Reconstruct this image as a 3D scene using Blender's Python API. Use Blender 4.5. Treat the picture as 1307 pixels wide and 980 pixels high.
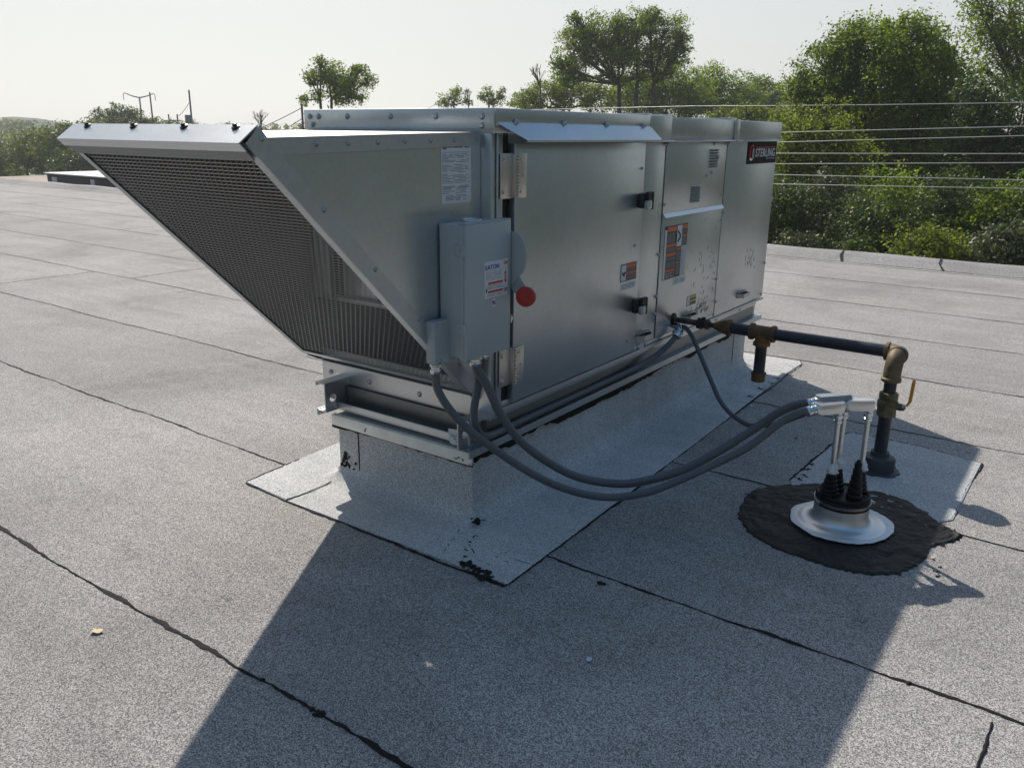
import bpy, bmesh, math, random
import numpy as np
from mathutils import Vector, Matrix
random.seed(7); rng = np.random.default_rng(7)
R_ = math.radians
scn = bpy.context.scene
for o in list(bpy.data.objects): bpy.data.objects.remove(o)
C = scn.collection
S = 0.667            # survey units -> metres (roof rolls are one metre wide)

# ------------------------------------------------------------------ camera
CAMH = 1.96
RU = np.array([[0.5869, -0.2310, 0.7760], [-0.8096, -0.1802, 0.5586], [0.0108, -0.9561, -0.2928]])
CX, CY, F = 653.5, 490.0, 1048.6
VU = np.array([1446-CX, 178-CY, F]); VU = VU/np.linalg.norm(VU)
VV = np.array([-867-CX, 152-CY, F]); VV = VV/np.linalg.norm(VV)
VZ = -np.cross(VU, VV); VZ = VZ if VZ[1] < 0 else -VZ; VZ = VZ/np.linalg.norm(VZ)
VV = np.cross(VZ, VU)
RW = np.array([VU, VV, VZ])
cam_d = bpy.data.cameras.new('camera'); cam = bpy.data.objects.new('camera', cam_d); C.objects.link(cam)
cam_d.sensor_width = 36; cam_d.lens = F/1307*36; cam_d.clip_start = .05; cam_d.clip_end = 3000
m = Matrix.Identity(4)
for i in range(3):
    m[i][0] = RW[i][0]; m[i][1] = -RW[i][1]; m[i][2] = -RW[i][2]
m[0][3] = 0; m[1][3] = 0; m[2][3] = CAMH*S
cam.matrix_world = m
scn.camera = cam

# ------------------------------------------------------------------ light
SUN = Vector((.575, .94, 1.0)).normalized()
elev = math.asin(SUN.z); azim = math.atan2(SUN.x, SUN.y)
w = bpy.data.worlds.new('World'); scn.world = w; w.use_nodes = True
nt = w.node_tree; nt.nodes.clear()
out = nt.nodes.new('ShaderNodeOutputWorld'); bg = nt.nodes.new('ShaderNodeBackground')
sky = nt.nodes.new('ShaderNodeTexSky'); sky.sky_type = 'NISHITA'; sky.sun_disc = False
sky.sun_elevation = elev; sky.sun_rotation = azim
sky.altitude = 200; sky.air_density = 1.0; sky.dust_density = 1.6; sky.ozone_density = 1.6
bg.inputs['Strength'].default_value = .15
# summer haze: the low sky is milky, so its colour is washed out towards the horizon and its glare rolled off
tc = nt.nodes.new('ShaderNodeTexCoord'); sz = nt.nodes.new('ShaderNodeSeparateXYZ'); nt.links.new(tc.outputs['Generated'], sz.inputs[0])
mr = nt.nodes.new('ShaderNodeMapRange'); mr.inputs['From Min'].default_value = 0; mr.inputs['From Max'].default_value = .55; mr.inputs['To Min'].default_value = .30; mr.inputs['To Max'].default_value = 1.2
nt.links.new(sz.outputs['Z'], mr.inputs[0])
hs = nt.nodes.new('ShaderNodeHueSaturation'); nt.links.new(mr.outputs[0], hs.inputs['Saturation']); nt.links.new(sky.outputs[0], hs.inputs['Color'])
KK = (5.4, 5.45, 5.2)
v1 = nt.nodes.new('ShaderNodeVectorMath'); v1.operation = 'ADD'; v1.inputs[1].default_value = KK; nt.links.new(hs.outputs[0], v1.inputs[0])
v2 = nt.nodes.new('ShaderNodeVectorMath'); v2.operation = 'DIVIDE'; nt.links.new(hs.outputs[0], v2.inputs[0]); nt.links.new(v1.outputs[0], v2.inputs[1])
v3 = nt.nodes.new('ShaderNodeVectorMath'); v3.operation = 'MULTIPLY'; v3.inputs[1].default_value = KK; nt.links.new(v2.outputs[0], v3.inputs[0])
nt.links.new(v3.outputs[0], bg.inputs[0]); nt.links.new(bg.outputs[0], out.inputs[0])
sd = bpy.data.lights.new('sun', 'SUN'); sd.energy = 3.0; sd.angle = R_(.55); sd.color = (1, .915, .815)
so = bpy.data.objects.new('sun', sd); C.objects.link(so); so.location = (5, 8, 20)
so.rotation_euler = SUN.to_track_quat('Z', 'Y').to_euler()
scn.view_settings.view_transform = 'Standard'; scn.view_settings.look = 'None'
scn.view_settings.exposure = 0.74; scn.view_settings.gamma = 1
scn.cycles.volume_bounces = 0; scn.cycles.max_bounces = 8

# ------------------------------------------------------------------ helpers
WO = {}                                     # world origin of every object (survey units)
def at(px, py, d):
    r = RW @ np.array([px-CX, py-CY, F]); t = d/math.hypot(r[0], r[1])
    return Vector((r[0]*t, r[1]*t, CAMH+r[2]*t))
def gp(px, py, z=0):
    r = RW @ np.array([px-CX, py-CY, F]); t = (z-CAMH)/r[2]
    return Vector((r[0]*t, r[1]*t, z))
def yp(px, py, Y):                          # pixel of the photo -> point on the plane y = Y
    r = RW @ np.array([px-CX, py-CY, F]); t = Y/r[1]
    return Vector((r[0]*t, Y, CAMH+r[2]*t))

def tag(o, label=None, cat=None, group=None, kind=None):
    if label: o['label'] = label
    if cat: o['category'] = cat
    if group: o['group'] = group
    if kind: o['kind'] = kind
    return o
def empty(name, loc, label, cat, group=None):
    o = bpy.data.objects.new(name, None); C.objects.link(o)
    o.location = Vector(loc)*S; WO[o.name] = Vector(loc); o.empty_display_size = .1
    return tag(o, label, cat, group)
def link_mesh(name, me, parent=None, origin=None):
    """me has world coordinates in survey units"""
    po = WO[parent.name] if parent else Vector((0, 0, 0))
    if origin is None: origin = po
    origin = Vector(origin)
    me.transform(Matrix.Scale(S, 4) @ Matrix.Translation(-origin))
    o = bpy.data.objects.new(name, me); C.objects.link(o)
    if parent: o.parent = parent
    o.location = (origin-po)*S; WO[o.name] = origin
    return o
def place_copy(src, loc, parent=None):
    c = src.copy(); C.objects.link(c); c.parent = parent
    po = WO[parent.name] if parent else Vector((0, 0, 0))
    c.location = (Vector(loc)-po)*S; WO[c.name] = Vector(loc)
    return c

class MB:
    def __init__(s): s.bm = bmesh.new()
    def box(s, x0, x1, y0, y1, z0, z1, bev=.003, M=None):
        vs = [s.bm.verts.new((x, y, z)) for x in (x0, x1) for y in (y0, y1) for z in (z0, z1)]
        fs = [s.bm.faces.new([vs[i] for i in f]) for f in ((0,1,3,2),(4,6,7,5),(0,4,5,1),(2,3,7,6),(0,2,6,4),(1,5,7,3))]
        nv = vs
        if bev:
            bev = min(bev, .3*min(abs(x1-x0), abs(y1-y0), abs(z1-z0)))
            r = bmesh.ops.bevel(s.bm, geom=list({e for f in fs for e in f.edges}), offset=bev, segments=2, affect='EDGES', profile=.5)
            nv = list({v for f in r['faces'] for v in f.verts} | {v for v in vs if v.is_valid})
        if M is not None: bmesh.ops.transform(s.bm, matrix=M, verts=nv)
        return s
    def prism(s, pts, vec):
        """closed polygon pts extruded by vec"""
        vec = Vector(vec); a = [s.bm.verts.new(p) for p in pts]; b = [s.bm.verts.new(Vector(p)+vec) for p in pts]
        s.bm.faces.new(a); s.bm.faces.new(b[::-1]); n = len(pts)
        for i in range(n): s.bm.faces.new((a[i], b[i], b[(i+1)%n], a[(i+1)%n]))
        return s
    def strip(s, prof, vec, th):
        """open profile (list of points) with thickness th along local normal, extruded by vec"""
        vec = Vector(vec); P = [Vector(p) for p in prof]; n = len(P); off = []
        for i in range(n):
            d = (P[min(i+1, n-1)]-P[max(i-1, 0)]).normalized(); off.append(d.cross(vec.normalized())*th)
        return s.prism(P+[P[i]+off[i] for i in range(n-1, -1, -1)], vec)
    def tube(s, pts, r, seg=16, cap=True, smooth_n=0):
        P = [Vector(p) for p in pts]
        rr = list(r) if isinstance(r, (list, tuple)) else [r]*len(P)
        if smooth_n:
            Q = []; q = []
            for i in range(len(P)-1):
                p0, p1, p2, p3 = P[max(i-1,0)], P[i], P[i+1], P[min(i+2,len(P)-1)]
                for k in range(smooth_n):
                    t = k/smooth_n
                    Q.append(.5*((2*p1)+(p2-p0)*t+(2*p0-5*p1+4*p2-p3)*t*t+(3*p1-p0-3*p2+p3)*t**3)); q.append(rr[i]*(1-t)+rr[i+1]*t)
            Q.append(P[-1]); q.append(rr[-1]); P, rr = Q, q
        up = None; rings = []
        for i, p in enumerate(P):
            d = (P[min(i+1, len(P)-1)]-P[max(i-1, 0)])
            if d.length < 1e-9: d = Vector((0, 0, 1))
            d.normalize()
            if up is None: up = d.orthogonal().normalized()
            up = (up-d*up.dot(d)); up = up.normalized() if up.length > 1e-6 else d.orthogonal().normalized()
            si = d.cross(up)
            rings.append([s.bm.verts.new(p+(up*math.cos(a)+si*math.sin(a))*rr[i]) for a in [2*math.pi*k/seg for k in range(seg)]])
        for a, b in zip(rings, rings[1:]):
            for k in range(seg):
                f = s.bm.faces.new((a[k], a[(k+1)%seg], b[(k+1)%seg], b[k])); f.smooth = True
        if cap:
            s.bm.faces.new(rings[0][::-1]); s.bm.faces.new(rings[-1])
        return s
    def lathe(s, prof, c, seg=40, jit=None, axis=None):
        """prof: list of (r, h) from c along axis"""
        ax = Vector(axis or (0, 0, 1)).normalized()
        u = Vector((1, 0, 0)) if abs(ax.z) > .9 else ax.orthogonal().normalized(); v = ax.cross(u); c = Vector(c); rings = []
        for j, (r, h) in enumerate(prof):
            rings.append([s.bm.verts.new(c+ax*h+(u*math.cos(t)+v*math.sin(t))*(r*(jit(j, k) if jit else 1))) for k, t in enumerate([2*math.pi*q/seg for q in range(seg)])])
        for a, b in zip(rings, rings[1:]):
            for k in range(seg):
                f = s.bm.faces.new((a[k], a[(k+1)%seg], b[(k+1)%seg], b[k])); f.smooth = True
        if prof[0][0] > 1e-5: s.bm.faces.new(rings[0][::-1])
        if prof[-1][0] > 1e-5: s.bm.faces.new(rings[-1])
        return s
    def build(s, name, mat, parent=None, label=None, origin=None):
        bmesh.ops.recalc_face_normals(s.bm, faces=s.bm.faces[:])
        me = bpy.data.meshes.new(name); s.bm.to_mesh(me); s.bm.free()
        if isinstance(mat, (list, tuple)):
            for q in mat: me.materials.append(q)
        else: me.materials.append(mat)
        try: me.set_sharp_from_angle(angle=R_(38))
        except Exception: pass
        o = link_mesh(name, me, parent, origin)
        if label: o['label'] = label
        return o

def text_mesh(name, body, loc, size, xdir, ydir, mat, parent, bold=0, shear=0, sx=1.0, depth=.0012):
    """lettering laid on a surface: xdir = reading direction, ydir = up"""
    cu = bpy.data.curves.new(name, 'FONT'); cu.body = body; cu.size = size; cu.extrude = depth; cu.offset = bold; cu.shear = shear
    cu.space_character = 1.12; cu.align_x = 'CENTER'; cu.align_y = 'CENTER'
    o = bpy.data.objects.new('tmp', cu); C.objects.link(o)
    dg = bpy.context.evaluated_depsgraph_get(); me = bpy.data.meshes.new_from_object(o.evaluated_get(dg)); me.name = name
    bpy.data.objects.remove(o); bpy.data.curves.remove(cu)
    x = Vector(xdir).normalized(); y = Vector(ydir).normalized(); z = x.cross(y)
    M = Matrix(((x.x*sx, y.x, z.x, loc[0]), (x.y*sx, y.y, z.y, loc[1]), (x.z*sx, y.z, z.z, loc[2]), (0, 0, 0, 1)))
    me.transform(M); me.materials.clear(); me.materials.append(mat)
    return link_mesh(name, me, parent)

# ------------------------------------------------------------------ materials
def mat_base(name):
    mt = bpy.data.materials.new(name); mt.use_nodes = True; n = mt.node_tree
    b = n.nodes['Principled BSDF']; return mt, n, b
def noise(n, scale, detail=4, rough=.6, vec=None, dist=0):
    t = n.nodes.new('ShaderNodeTexNoise'); t.inputs['Scale'].default_value = scale; t.inputs['Detail'].default_value = detail
    t.inputs['Roughness'].default_value = rough; t.inputs['Distortion'].default_value = dist
    if vec is not None: n.links.new(vec, t.inputs['Vector'])
    return t
def ramp(n, fac, stops):
    r = n.nodes.new('ShaderNodeValToRGB'); e = r.color_ramp.elements
    while len(e) < len(stops): e.new(.5)
    for q, (p, c) in zip(e, stops):
        q.position = p; q.color = (*c, 1) if len(c) == 3 else c
    n.links.new(fac, r.inputs[0]); return r
def mixc(n, fac, a, b, mode='MIX'):
    m_ = n.nodes.new('ShaderNodeMix'); m_.data_type = 'RGBA'; m_.blend_type = mode
    if isinstance(fac, (int, float)): m_.inputs[0].default_value = fac
    else: n.links.new(fac, m_.inputs[0])
    for i, q in ((6, a), (7, b)):
        if isinstance(q, tuple): m_.inputs[i].default_value = (*q, 1)
        else: n.links.new(q, m_.inputs[i])
    return m_.outputs[2]
def objvec(n, scale=(1, 1, 1)):
    g = n.nodes.new('ShaderNodeNewGeometry'); mp = n.nodes.new('ShaderNodeMapping'); mp.inputs['Scale'].default_value = scale
    n.links.new(g.outputs['Position'], mp.inputs[0]); return mp.outputs[0]
def bump(n, b, h, strength, dist):
    k = n.nodes.new('ShaderNodeBump'); k.inputs['Strength'].default_value = strength; k.inputs['Distance'].default_value = dist
    n.links.new(h, k.inputs['Height']); n.links.new(k.outputs[0], b.inputs['Normal']); return k

def simple(name, col, rough=.5, metal=0, var=.15, nscale=20, bmp=0, spec=None):
    mt, n, b = mat_base(name); v = objvec(n)
    t = noise(n, nscale, 5, .65, v)
    lo = tuple(c*(1-var) for c in col); hi = tuple(min(1, c*(1+var)) for c in col)
    r = ramp(n, t.outputs[0], [(.3, lo), (.7, hi)])
    n.links.new(r.outputs[0], b.inputs['Base Color']); b.inputs['Metallic'].default_value = metal
    rr = n.nodes.new('ShaderNodeMapRange'); rr.inputs['From Min'].default_value = .3; rr.inputs['From Max'].default_value = .7
    rr.inputs['To Min'].default_value = max(0, rough-.07); rr.inputs['To Max'].default_value = min(1, rough+.07)
    n.links.new(t.outputs[0], rr.inputs[0]); n.links.new(rr.outputs[0], b.inputs['Roughness'])
    if spec is not None: b.inputs['Specular IOR Level'].default_value = spec
    if bmp: bump(n, b, noise(n, nscale*3, 3, .6, v).outputs[0], bmp, .01)
    return mt

def galv(name, col, rough, dirt=.0, warp=.02):
    """rolled galvanised sheet: faint spangle, handling smears, slight oil-canning"""
    mt, n, b = mat_base(name); v = objvec(n)
    sp = n.nodes.new('ShaderNodeTexVoronoi'); sp.inputs['Scale'].default_value = 90; n.links.new(v, sp.inputs['Vector'])
    a = noise(n, 2.2, 5, .6, v, .4); st = noise(n, 3, 4, .6, objvec(n, (1, 1, 14)))
    c0 = tuple(c*.93 for c in col); c1 = tuple(min(1, c*1.07) for c in col)
    base = ramp(n, a.outputs[0], [(.3, c0), (.7, c1)]).outputs[0]
    base = mixc(n, .05, base, sp.outputs['Color'], 'OVERLAY')
    if dirt:
        d = noise(n, 9, 7, .75, v, 1.2); msk = ramp(n, d.outputs[0], [(.58, (0, 0, 0)), (.70, (dirt,)*3)])
        base = mixc(n, msk.outputs[0], base, tuple(c*.5 for c in col))
    n.links.new(base, b.inputs['Base Color']); b.inputs['Metallic'].default_value = .9
    rr = n.nodes.new('ShaderNodeMapRange'); rr.inputs['From Min'].default_value = .25; rr.inputs['From Max'].default_value = .75
    rr.inputs['To Min'].default_value = rough-.015; rr.inputs['To Max'].default_value = rough+.025
    n.links.new(st.outputs[0], rr.inputs[0]); n.links.new(rr.outputs[0], b.inputs['Roughness'])
    bump(n, b, noise(n, 1.3, 2, .5, v).outputs[0], .14, warp)
    return mt

def granules(name, dark, mid, light, sheet=False, blot=.25, seed=0.0):
    """mineral-surfaced bitumen sheet"""
    mt, n, b = mat_base(name); v = objvec(n)
    g1 = n.nodes.new('ShaderNodeTexVoronoi'); g1.inputs['Scale'].default_value = 420; n.links.new(v, g1.inputs['Vector'])
    bw = n.nodes.new('ShaderNodeRGBToBW'); n.links.new(g1.outputs['Color'], bw.inputs[0])
    g2 = noise(n, 210, 3, .7, v)
    ad = n.nodes.new('ShaderNodeMath'); ad.operation = 'MULTIPLY_ADD'; ad.inputs[1].default_value = .55
    n.links.new(bw.outputs[0], ad.inputs[0])
    m2 = n.nodes.new('ShaderNodeMath'); m2.operation = 'MULTIPLY'; m2.inputs[1].default_value = .45; n.links.new(g2.outputs[0], m2.inputs[0])
    n.links.new(m2.outputs[0], ad.inputs[2])
    base = ramp(n, ad.outputs[0], [(.33, dark), (.50, mid), (.68, light)]).outputs[0]
    a = noise(n, .9, 6, .62, v, .6); a.inputs['Vector']
    base = mixc(n, 1.0, base, ramp(n, a.outputs[0], [(.28, (1-blot,)*3), (.5, (.97, .97, .97)), (.72, (1.12, 1.12, 1.13))]).outputs[0], 'MULTIPLY')
    s2 = noise(n, 1.0, 5, .7, objvec(n, (5.5, .45, 1)), .2)
    base = mixc(n, 1.0, base, ramp(n, s2.outputs[0], [(.35, (.90, .90, .90)), (.65, (1.06, 1.05, 1.05))]).outputs[0], 'MULTIPLY')
    s3 = noise(n, 7, 6, .75, v, .3)
    base = mixc(n, 1.0, base, ramp(n, s3.outputs[0], [(.27, (.70, .70, .71)), (.42, (1, 1, 1))]).outputs[0], 'MULTIPLY')
    if sheet:
        sx = n.nodes.new('ShaderNodeSeparateXYZ'); n.links.new(v, sx.inputs[0])
        q = n.nodes.new('ShaderNodeMath'); q.operation = 'SUBTRACT'; q.inputs[1].default_value = 1.52*S; n.links.new(sx.outputs[0], q.inputs[0])
        q2 = n.nodes.new('ShaderNodeMath'); q2.operation = 'DIVIDE'; q2.inputs[1].default_value = 1.478*S; n.links.new(q.outputs[0], q2.inputs[0])
        q3 = n.nodes.new('ShaderNodeMath'); q3.operation = 'FLOOR'; n.links.new(q2.outputs[0], q3.inputs[0])
        wn = n.nodes.new('ShaderNodeTexWhiteNoise'); wn.noise_dimensions = '1D'; n.links.new(q3.outputs[0], wn.inputs['W'])
        base = mixc(n, 1.0, base, ramp(n, wn.outputs['Value'], [(0, (.94, .94, .945)), (1, (1.05, 1.045, 1.04))]).outputs[0], 'MULTIPLY')
    n.links.new(base, b.inputs['Base Color']); b.inputs['Roughness'].default_value = .85; b.inputs['Specular IOR Level'].default_value = .25
    h = n.nodes.new('ShaderNodeMath'); h.operation = 'ADD'; n.links.new(bw.outputs[0], h.inputs[0])
    h2 = n.nodes.new('ShaderNodeMath'); h2.operation = 'MULTIPLY'; h2.inputs[1].default_value = 6; n.links.new(noise(n, 3, 3, .5, v).outputs[0], h2.inputs[0])
    n.links.new(h2.outputs[0], h.inputs[1])
    bump(n, b, h.outputs[0], .55, .0022)
    return mt

def foliage(name, dark, mid, light, trans=.58):
    mt, n, b = mat_base(name)
    g = n.nodes.new('ShaderNodeNewGeometry')
    v = objvec(n); big = noise(n, .55, 3, .6, v)
    r = ramp(n, g.outputs['Random Per Island'], [(0, dark), (.5, mid), (1, light)]).outputs[0]
    r = mixc(n, 1.0, r, ramp(n, big.outputs[0], [(.32, (.72, .80, .78)), (.68, (1.25, 1.18, 1.0))]).outputs[0], 'MULTIPLY')
    n.links.new(r, b.inputs['Base Color']); b.inputs['Roughness'].default_value = .5; b.inputs['Specular IOR Level'].default_value = .35
    tr = n.nodes.new('ShaderNodeBsdfTranslucent'); t2 = mixc(n, 1.0, r, (1.5, 1.55, .7), 'MULTIPLY'); n.links.new(t2, tr.inputs[0])
    mx = n.nodes.new('ShaderNodeMixShader'); mx.inputs[0].default_value = trans
    n.links.new(b.outputs[0], mx.inputs[1]); n.links.new(tr.outputs[0], mx.inputs[2])
    n.links.new(mx.outputs[0], n.nodes['Material Output'].inputs[0]); return mt

M = {}
M['galv'] = galv('galvanised_sheet', (.52, .56, .58), .34, dirt=.07)
M['galv_trim'] = galv('folded_trim_sheet', (.47, .505, .53), .42)
M['galv_used'] = galv('handled_galvanised_sheet', (.525, .56, .58), .35, dirt=.35)
M['galv_light'] = galv('bright_galvanised', (.62, .65, .67), .36)
M['galv_shaded'] = galv('shaded_galvanised', (.20, .215, .225), .42)  # dark copy of the sheet, shade painted in for sheltered parts
M['hinge'] = galv('stainless_hinge', (.62, .59, .56), .36)
M['bolt'] = simple('zinc_bolt', (.36, .39, .42), .32, 1, .1, 80)
M['gap_shade'] = simple('black_gap_shade', (.012, .012, .013), .6)  # black standing for shade in the recess, panel gaps and louvre slots
M['plastic'] = simple('black_plastic', (.015, .015, .017), .35)
M['box_paint'] = simple('grey_enamel', (.36, .405, .42), .36, 0, .04, 6)
M['jbox_paint'] = simple('grey_box_enamel', (.34, .385, .40), .38, 0, .04, 6)
M['pvc'] = simple('grey_conduit_jacket', (.085, .095, .108), .42, 0, .08, 30)
M['zinc'] = simple('zinc_fitting', (.60, .64, .68), .25, 1, .12, 60)
M['emt'] = simple('galvanised_conduit', (.58, .61, .62), .32, 1, .12, 40)
M['cast_al'] = simple('cast_aluminium', (.68, .69, .70), .33, .9, .03, 12)
M['lb_grey'] = simple('grey_conduit_body', (.30, .33, .35), .45, .4, .08, 40)
M['spun_al'] = simple('spun_aluminium', (.66, .67, .68), .42, 1, .06, 12)
M['sealant'] = simple('white_sealant', (.62, .65, .68), .45, .25, .1, 30, .1)
M['iron'] = simple('black_iron_pipe', (.028, .032, .042), .38, .3, .4, 14)
M['rubber'] = simple('black_rubber', (.007, .007, .008), .5, 0, .2, 30, 0, .25)
M['boot'] = simple('dark_flashing_boot', (.032, .038, .046), .55, 0, .3, 14, .2)
M['white'] = simple('label_white', (.60, .63, .66), .45, 0, .03, 20)
M['ink'] = simple('label_ink', (.03, .035, .045), .5)
M['ink_grey'] = simple('label_grey_ink', (.16, .16, .17), .5)
M['grey_field'] = simple('label_grey_field', (.13, .125, .125), .5, 0, .2, 90)
M['red'] = simple('label_red', (.50, .035, .03), .5)
M['orange'] = simple('label_orange', (.62, .13, .05), .5)
M['blue'] = simple('label_blue', (.02, .09, .38), .5)
M['yellow'] = simple('label_yellow', (.60, .47, .08), .5)
M['knob'] = simple('red_knob', (.36, .012, .015), .35, 0, .08, 20)
M['tag_black'] = simple('nameplate_black', (.006, .006, .007), .6, 0, .1, 20, 0, .15)
M['lath'] = simple('white_painted_lath', (.92, .88, .78), .7, 0, .10, 16, .3)
M['paper'] = simple('paper', (.62, .66, .70), .7)
M['roof'] = granules('roof_cap_sheet', (.105, .105, .106), (.280, .271, .262), (.56, .545, .525), sheet=True, blot=.29)
M['flash'] = granules('new_cap_sheet', (.28, .285, .29), (.50, .51, .51), (.74, .745, .74), blot=.14)
M['patchm'] = granules('repair_cap_sheet', (.22, .235, .245), (.41, .425, .43), (.68, .69, .69), blot=.16)
M['gravel'] = granules('gravel_roof', (.14, .12, .09), (.33, .28, .22), (.6, .52, .42), blot=.3)
M['bitumen'] = simple('bitumen_bleed', (.012, .0115, .011), .8, 0, .5, 60, .3, .2)
M['whiteroof'] = simple('white_membrane', (.62, .62, .60), .6, 0, .1, 3)
M['darkwall'] = simple('dark_curb_side', (.035, .036, .042), .7, 0, .25, 3)
M['patch_light'] = simple('pale_patch', (.5, .52, .55), .6, 0, .3, 30)
M['wall'] = simple('brick_wall', (.22, .16, .12), .85, 0, .2, 3)
M['scuff'] = simple('scuff_grey', (.10, .11, .115), .6)
M['filter'] = simple('dark_filter_shade', (.035, .036, .036), .9, 0, .3, 40)  # filter; its near black also paints interior shade on frame and flange
M['wood'] = simple('weathered_pole', (.10, .085, .075), .9, 0, .3, 5)
M['bark'] = simple('bark', (.065, .055, .045), .95, 0, .4, 9, .6)
M['bark_far'] = simple('bark_grey', (.09, .085, .08), .95, 0, .3, 9)
M['wire'] = simple('aluminium_wire', (.26, .28, .27), .5, .0, .1, 5)
M['wire_dark'] = simple('dark_wire', (.10, .10, .11), .6)
M['steel'] = simple('pole_steel', (.16, .17, .18), .6, .3, .2, 6)
M['gold'] = simple('yellow_valve_handle', (.60, .30, .035), .45, 0, .15, 40)
M['leaf_dry'] = simple('dry_leaf', (.55, .44, .27), .7, 0, .15, 80)

def patina(name, a, b_, c, metal, rough, scale=16):
    mt, n, b = mat_base(name); v = objvec(n); t = noise(n, scale, 8, .72, v, .6)
    r = ramp(n, t.outputs[0], [(.34, a), (.50, b_), (.66, c)])
    n.links.new(r.outputs[0], b.inputs['Base Color']); b.inputs['Metallic'].default_value = metal; b.inputs['Roughness'].default_value = rough
    bump(n, b, noise(n, 120, 4, .6, v).outputs[0], .35, .002); return mt
M['rust'] = patina('rusty_fitting', (.045, .030, .020), (.16, .085, .035), (.26, .105, .04), .25, .6)
M['elbow'] = patina('bronzed_elbow', (.06, .042, .024), (.15, .105, .055), (.21, .125, .055), .15, .62)
M['brass'] = patina('dull_brass', (.06, .050, .028), (.15, .125, .065), (.24, .20, .10), .35, .55)
M['oldfit'] = patina('dirty_nipple', (.015, .014, .012), (.06, .05, .04), (.14, .11, .075), .4, .6, 30)

def tar_mat():
    mt, n, b = mat_base('roof_tar'); v = objvec(n)
    t = noise(n, 40, 8, .7, v, .8); sp = noise(n, 170, 2, .5, v)
    base = ramp(n, t.outputs[0], [(.3, (.006, .006, .006)), (.7, (.018, .017, .016))]).outputs[0]
    base = mixc(n, ramp(n, sp.outputs[0], [(.70, (0, 0, 0)), (.73, (1, 1, 1))]).outputs[0], base, (.22, .20, .17))
    n.links.new(base, b.inputs['Base Color']); b.inputs['Roughness'].default_value = .6; b.inputs['Specular IOR Level'].default_value = .3
    wv = n.nodes.new('ShaderNodeTexNoise'); wv.inputs['Scale'].default_value = 11; wv.inputs['Detail'].default_value = 6; n.links.new(v, wv.inputs[0])
    bump(n, b, wv.outputs[0], 1.0, .05); return mt
M['tar'] = tar_mat()
M['fol_a'] = foliage('leaves_mid_green', (.065, .100, .018), (.125, .180, .030), (.22, .29, .06))
M['fol_b'] = foliage('leaves_yellow_green', (.075, .10, .022), (.13, .165, .036), (.21, .24, .055))
M['fol_c'] = foliage('leaves_dark_green', (.036, .060, .022), (.066, .10, .034), (.115, .155, .055), .38)
M['fol_d'] = foliage('leaves_grey_green', (.035, .050, .030), (.075, .095, .058), (.15, .175, .12), .25)
M['fol_far'] = foliage('leaves_far', (.065, .092, .030), (.11, .145, .045), (.18, .21, .07), .4)

# ------------------------------------------------------------------ roof deck and ground
GZ = -8.0
mb = MB(); mb.box(-9, 14.05, -4.6, 62, -1.0, 0, 0)
roof = mb.build('roof_surface', M['roof']); tag(roof, kind='structure')
mb = MB(); mb.box(-8.95, 14.35, -4.55, 61.9, GZ, -1.004, 0); tag(mb.build('building_wall', M['wall']), kind='structure')
g = MB(); g.box(-1500, 1500, -1500, 1500, GZ-.5, GZ-.01, 0)
tag(g.build('ground', simple('grass_ground', (.05, .065, .025), .95, 0, .4, .6)), kind='structure')
# raised roof edge (cant strip) with its turned up cap sheet
mb = MB(); n_ = 160; prof = [(14.03, .004), (14.12, .022), (14.24, .070), (14.36, .112), (14.50, .125), (14.53, .11), (14.535, -1.0), (14.05, -1.0)]
rows = []
for i in range(n_+1):
    y = -4.6+66.6*i/n_; dx = .02*math.sin(y*1.7)+.012*math.sin(y*4.1); dz = .008*math.sin(y*2.3+1)
    rows.append([mb.bm.verts.new((x+dx*(z > .01), y, z+dz*(z > .05))) for x, z in prof])
for a, b in zip(rows, rows[1:]):
    for k in range(len(prof)-1):
        f = mb.bm.faces.new((a[k], a[k+1], b[k+1], b[k])); f.smooth = k < 5
edge = mb.build('roof_edge', M['roof']); tag(edge, kind='structure')

def ribbon(pts, w0, w1, z, name, mat, parent, gap=0.0, seed=0, th=.0025):
    """irregular bead of bitumen along a line"""
    r = random.Random(seed); mb = MB(); P = []
    for (a, b) in zip(pts, pts[1:]):
        a = Vector(a); b = Vector(b); L = (b-a).length; n = max(2, int(L/.022))
        P += [a.lerp(b, i/n) for i in range(n)]
    P.append(Vector(pts[-1])); prev = None; ph = r.random()*10
    wob = 0; wd = (w0+w1)/2
    for i, p in enumerate(P):
        d = (P[min(i+1, len(P)-1)]-P[max(i-1, 0)]).normalized(); s_ = Vector((-d.y, d.x, 0))
        wob = wob*.9+r.uniform(-.0034, .0034); wd += r.uniform(-1, 1)*(w1-w0)*.34; wd = min(w1, max(w0, wd))
        c = p+s_*(wob+.008*math.sin(i*.05+ph)); zz = (p.z if len(p) > 2 else 0)+z
        jl, jr = r.uniform(.65, 1.3), r.uniform(.65, 1.3)
        ring = [mb.bm.verts.new((c+s_*(wd/2*jl)).to_tuple()[:2]+(zz,)), mb.bm.verts.new(c.to_tuple()[:2]+(zz+th,)), mb.bm.verts.new((c-s_*(wd/2*jr)).to_tuple()[:2]+(zz,))]
        if prev and r.random() > gap:
            mb.bm.faces.new((prev[0], ring[0], ring[1], prev[1])); mb.bm.faces.new((prev[1], ring[1], ring[2], prev[2]))
        prev = ring
    return mb.build(name, mat, parent)
def V3(x, y, z=0): return Vector((x, y, z))
k = 0
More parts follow.
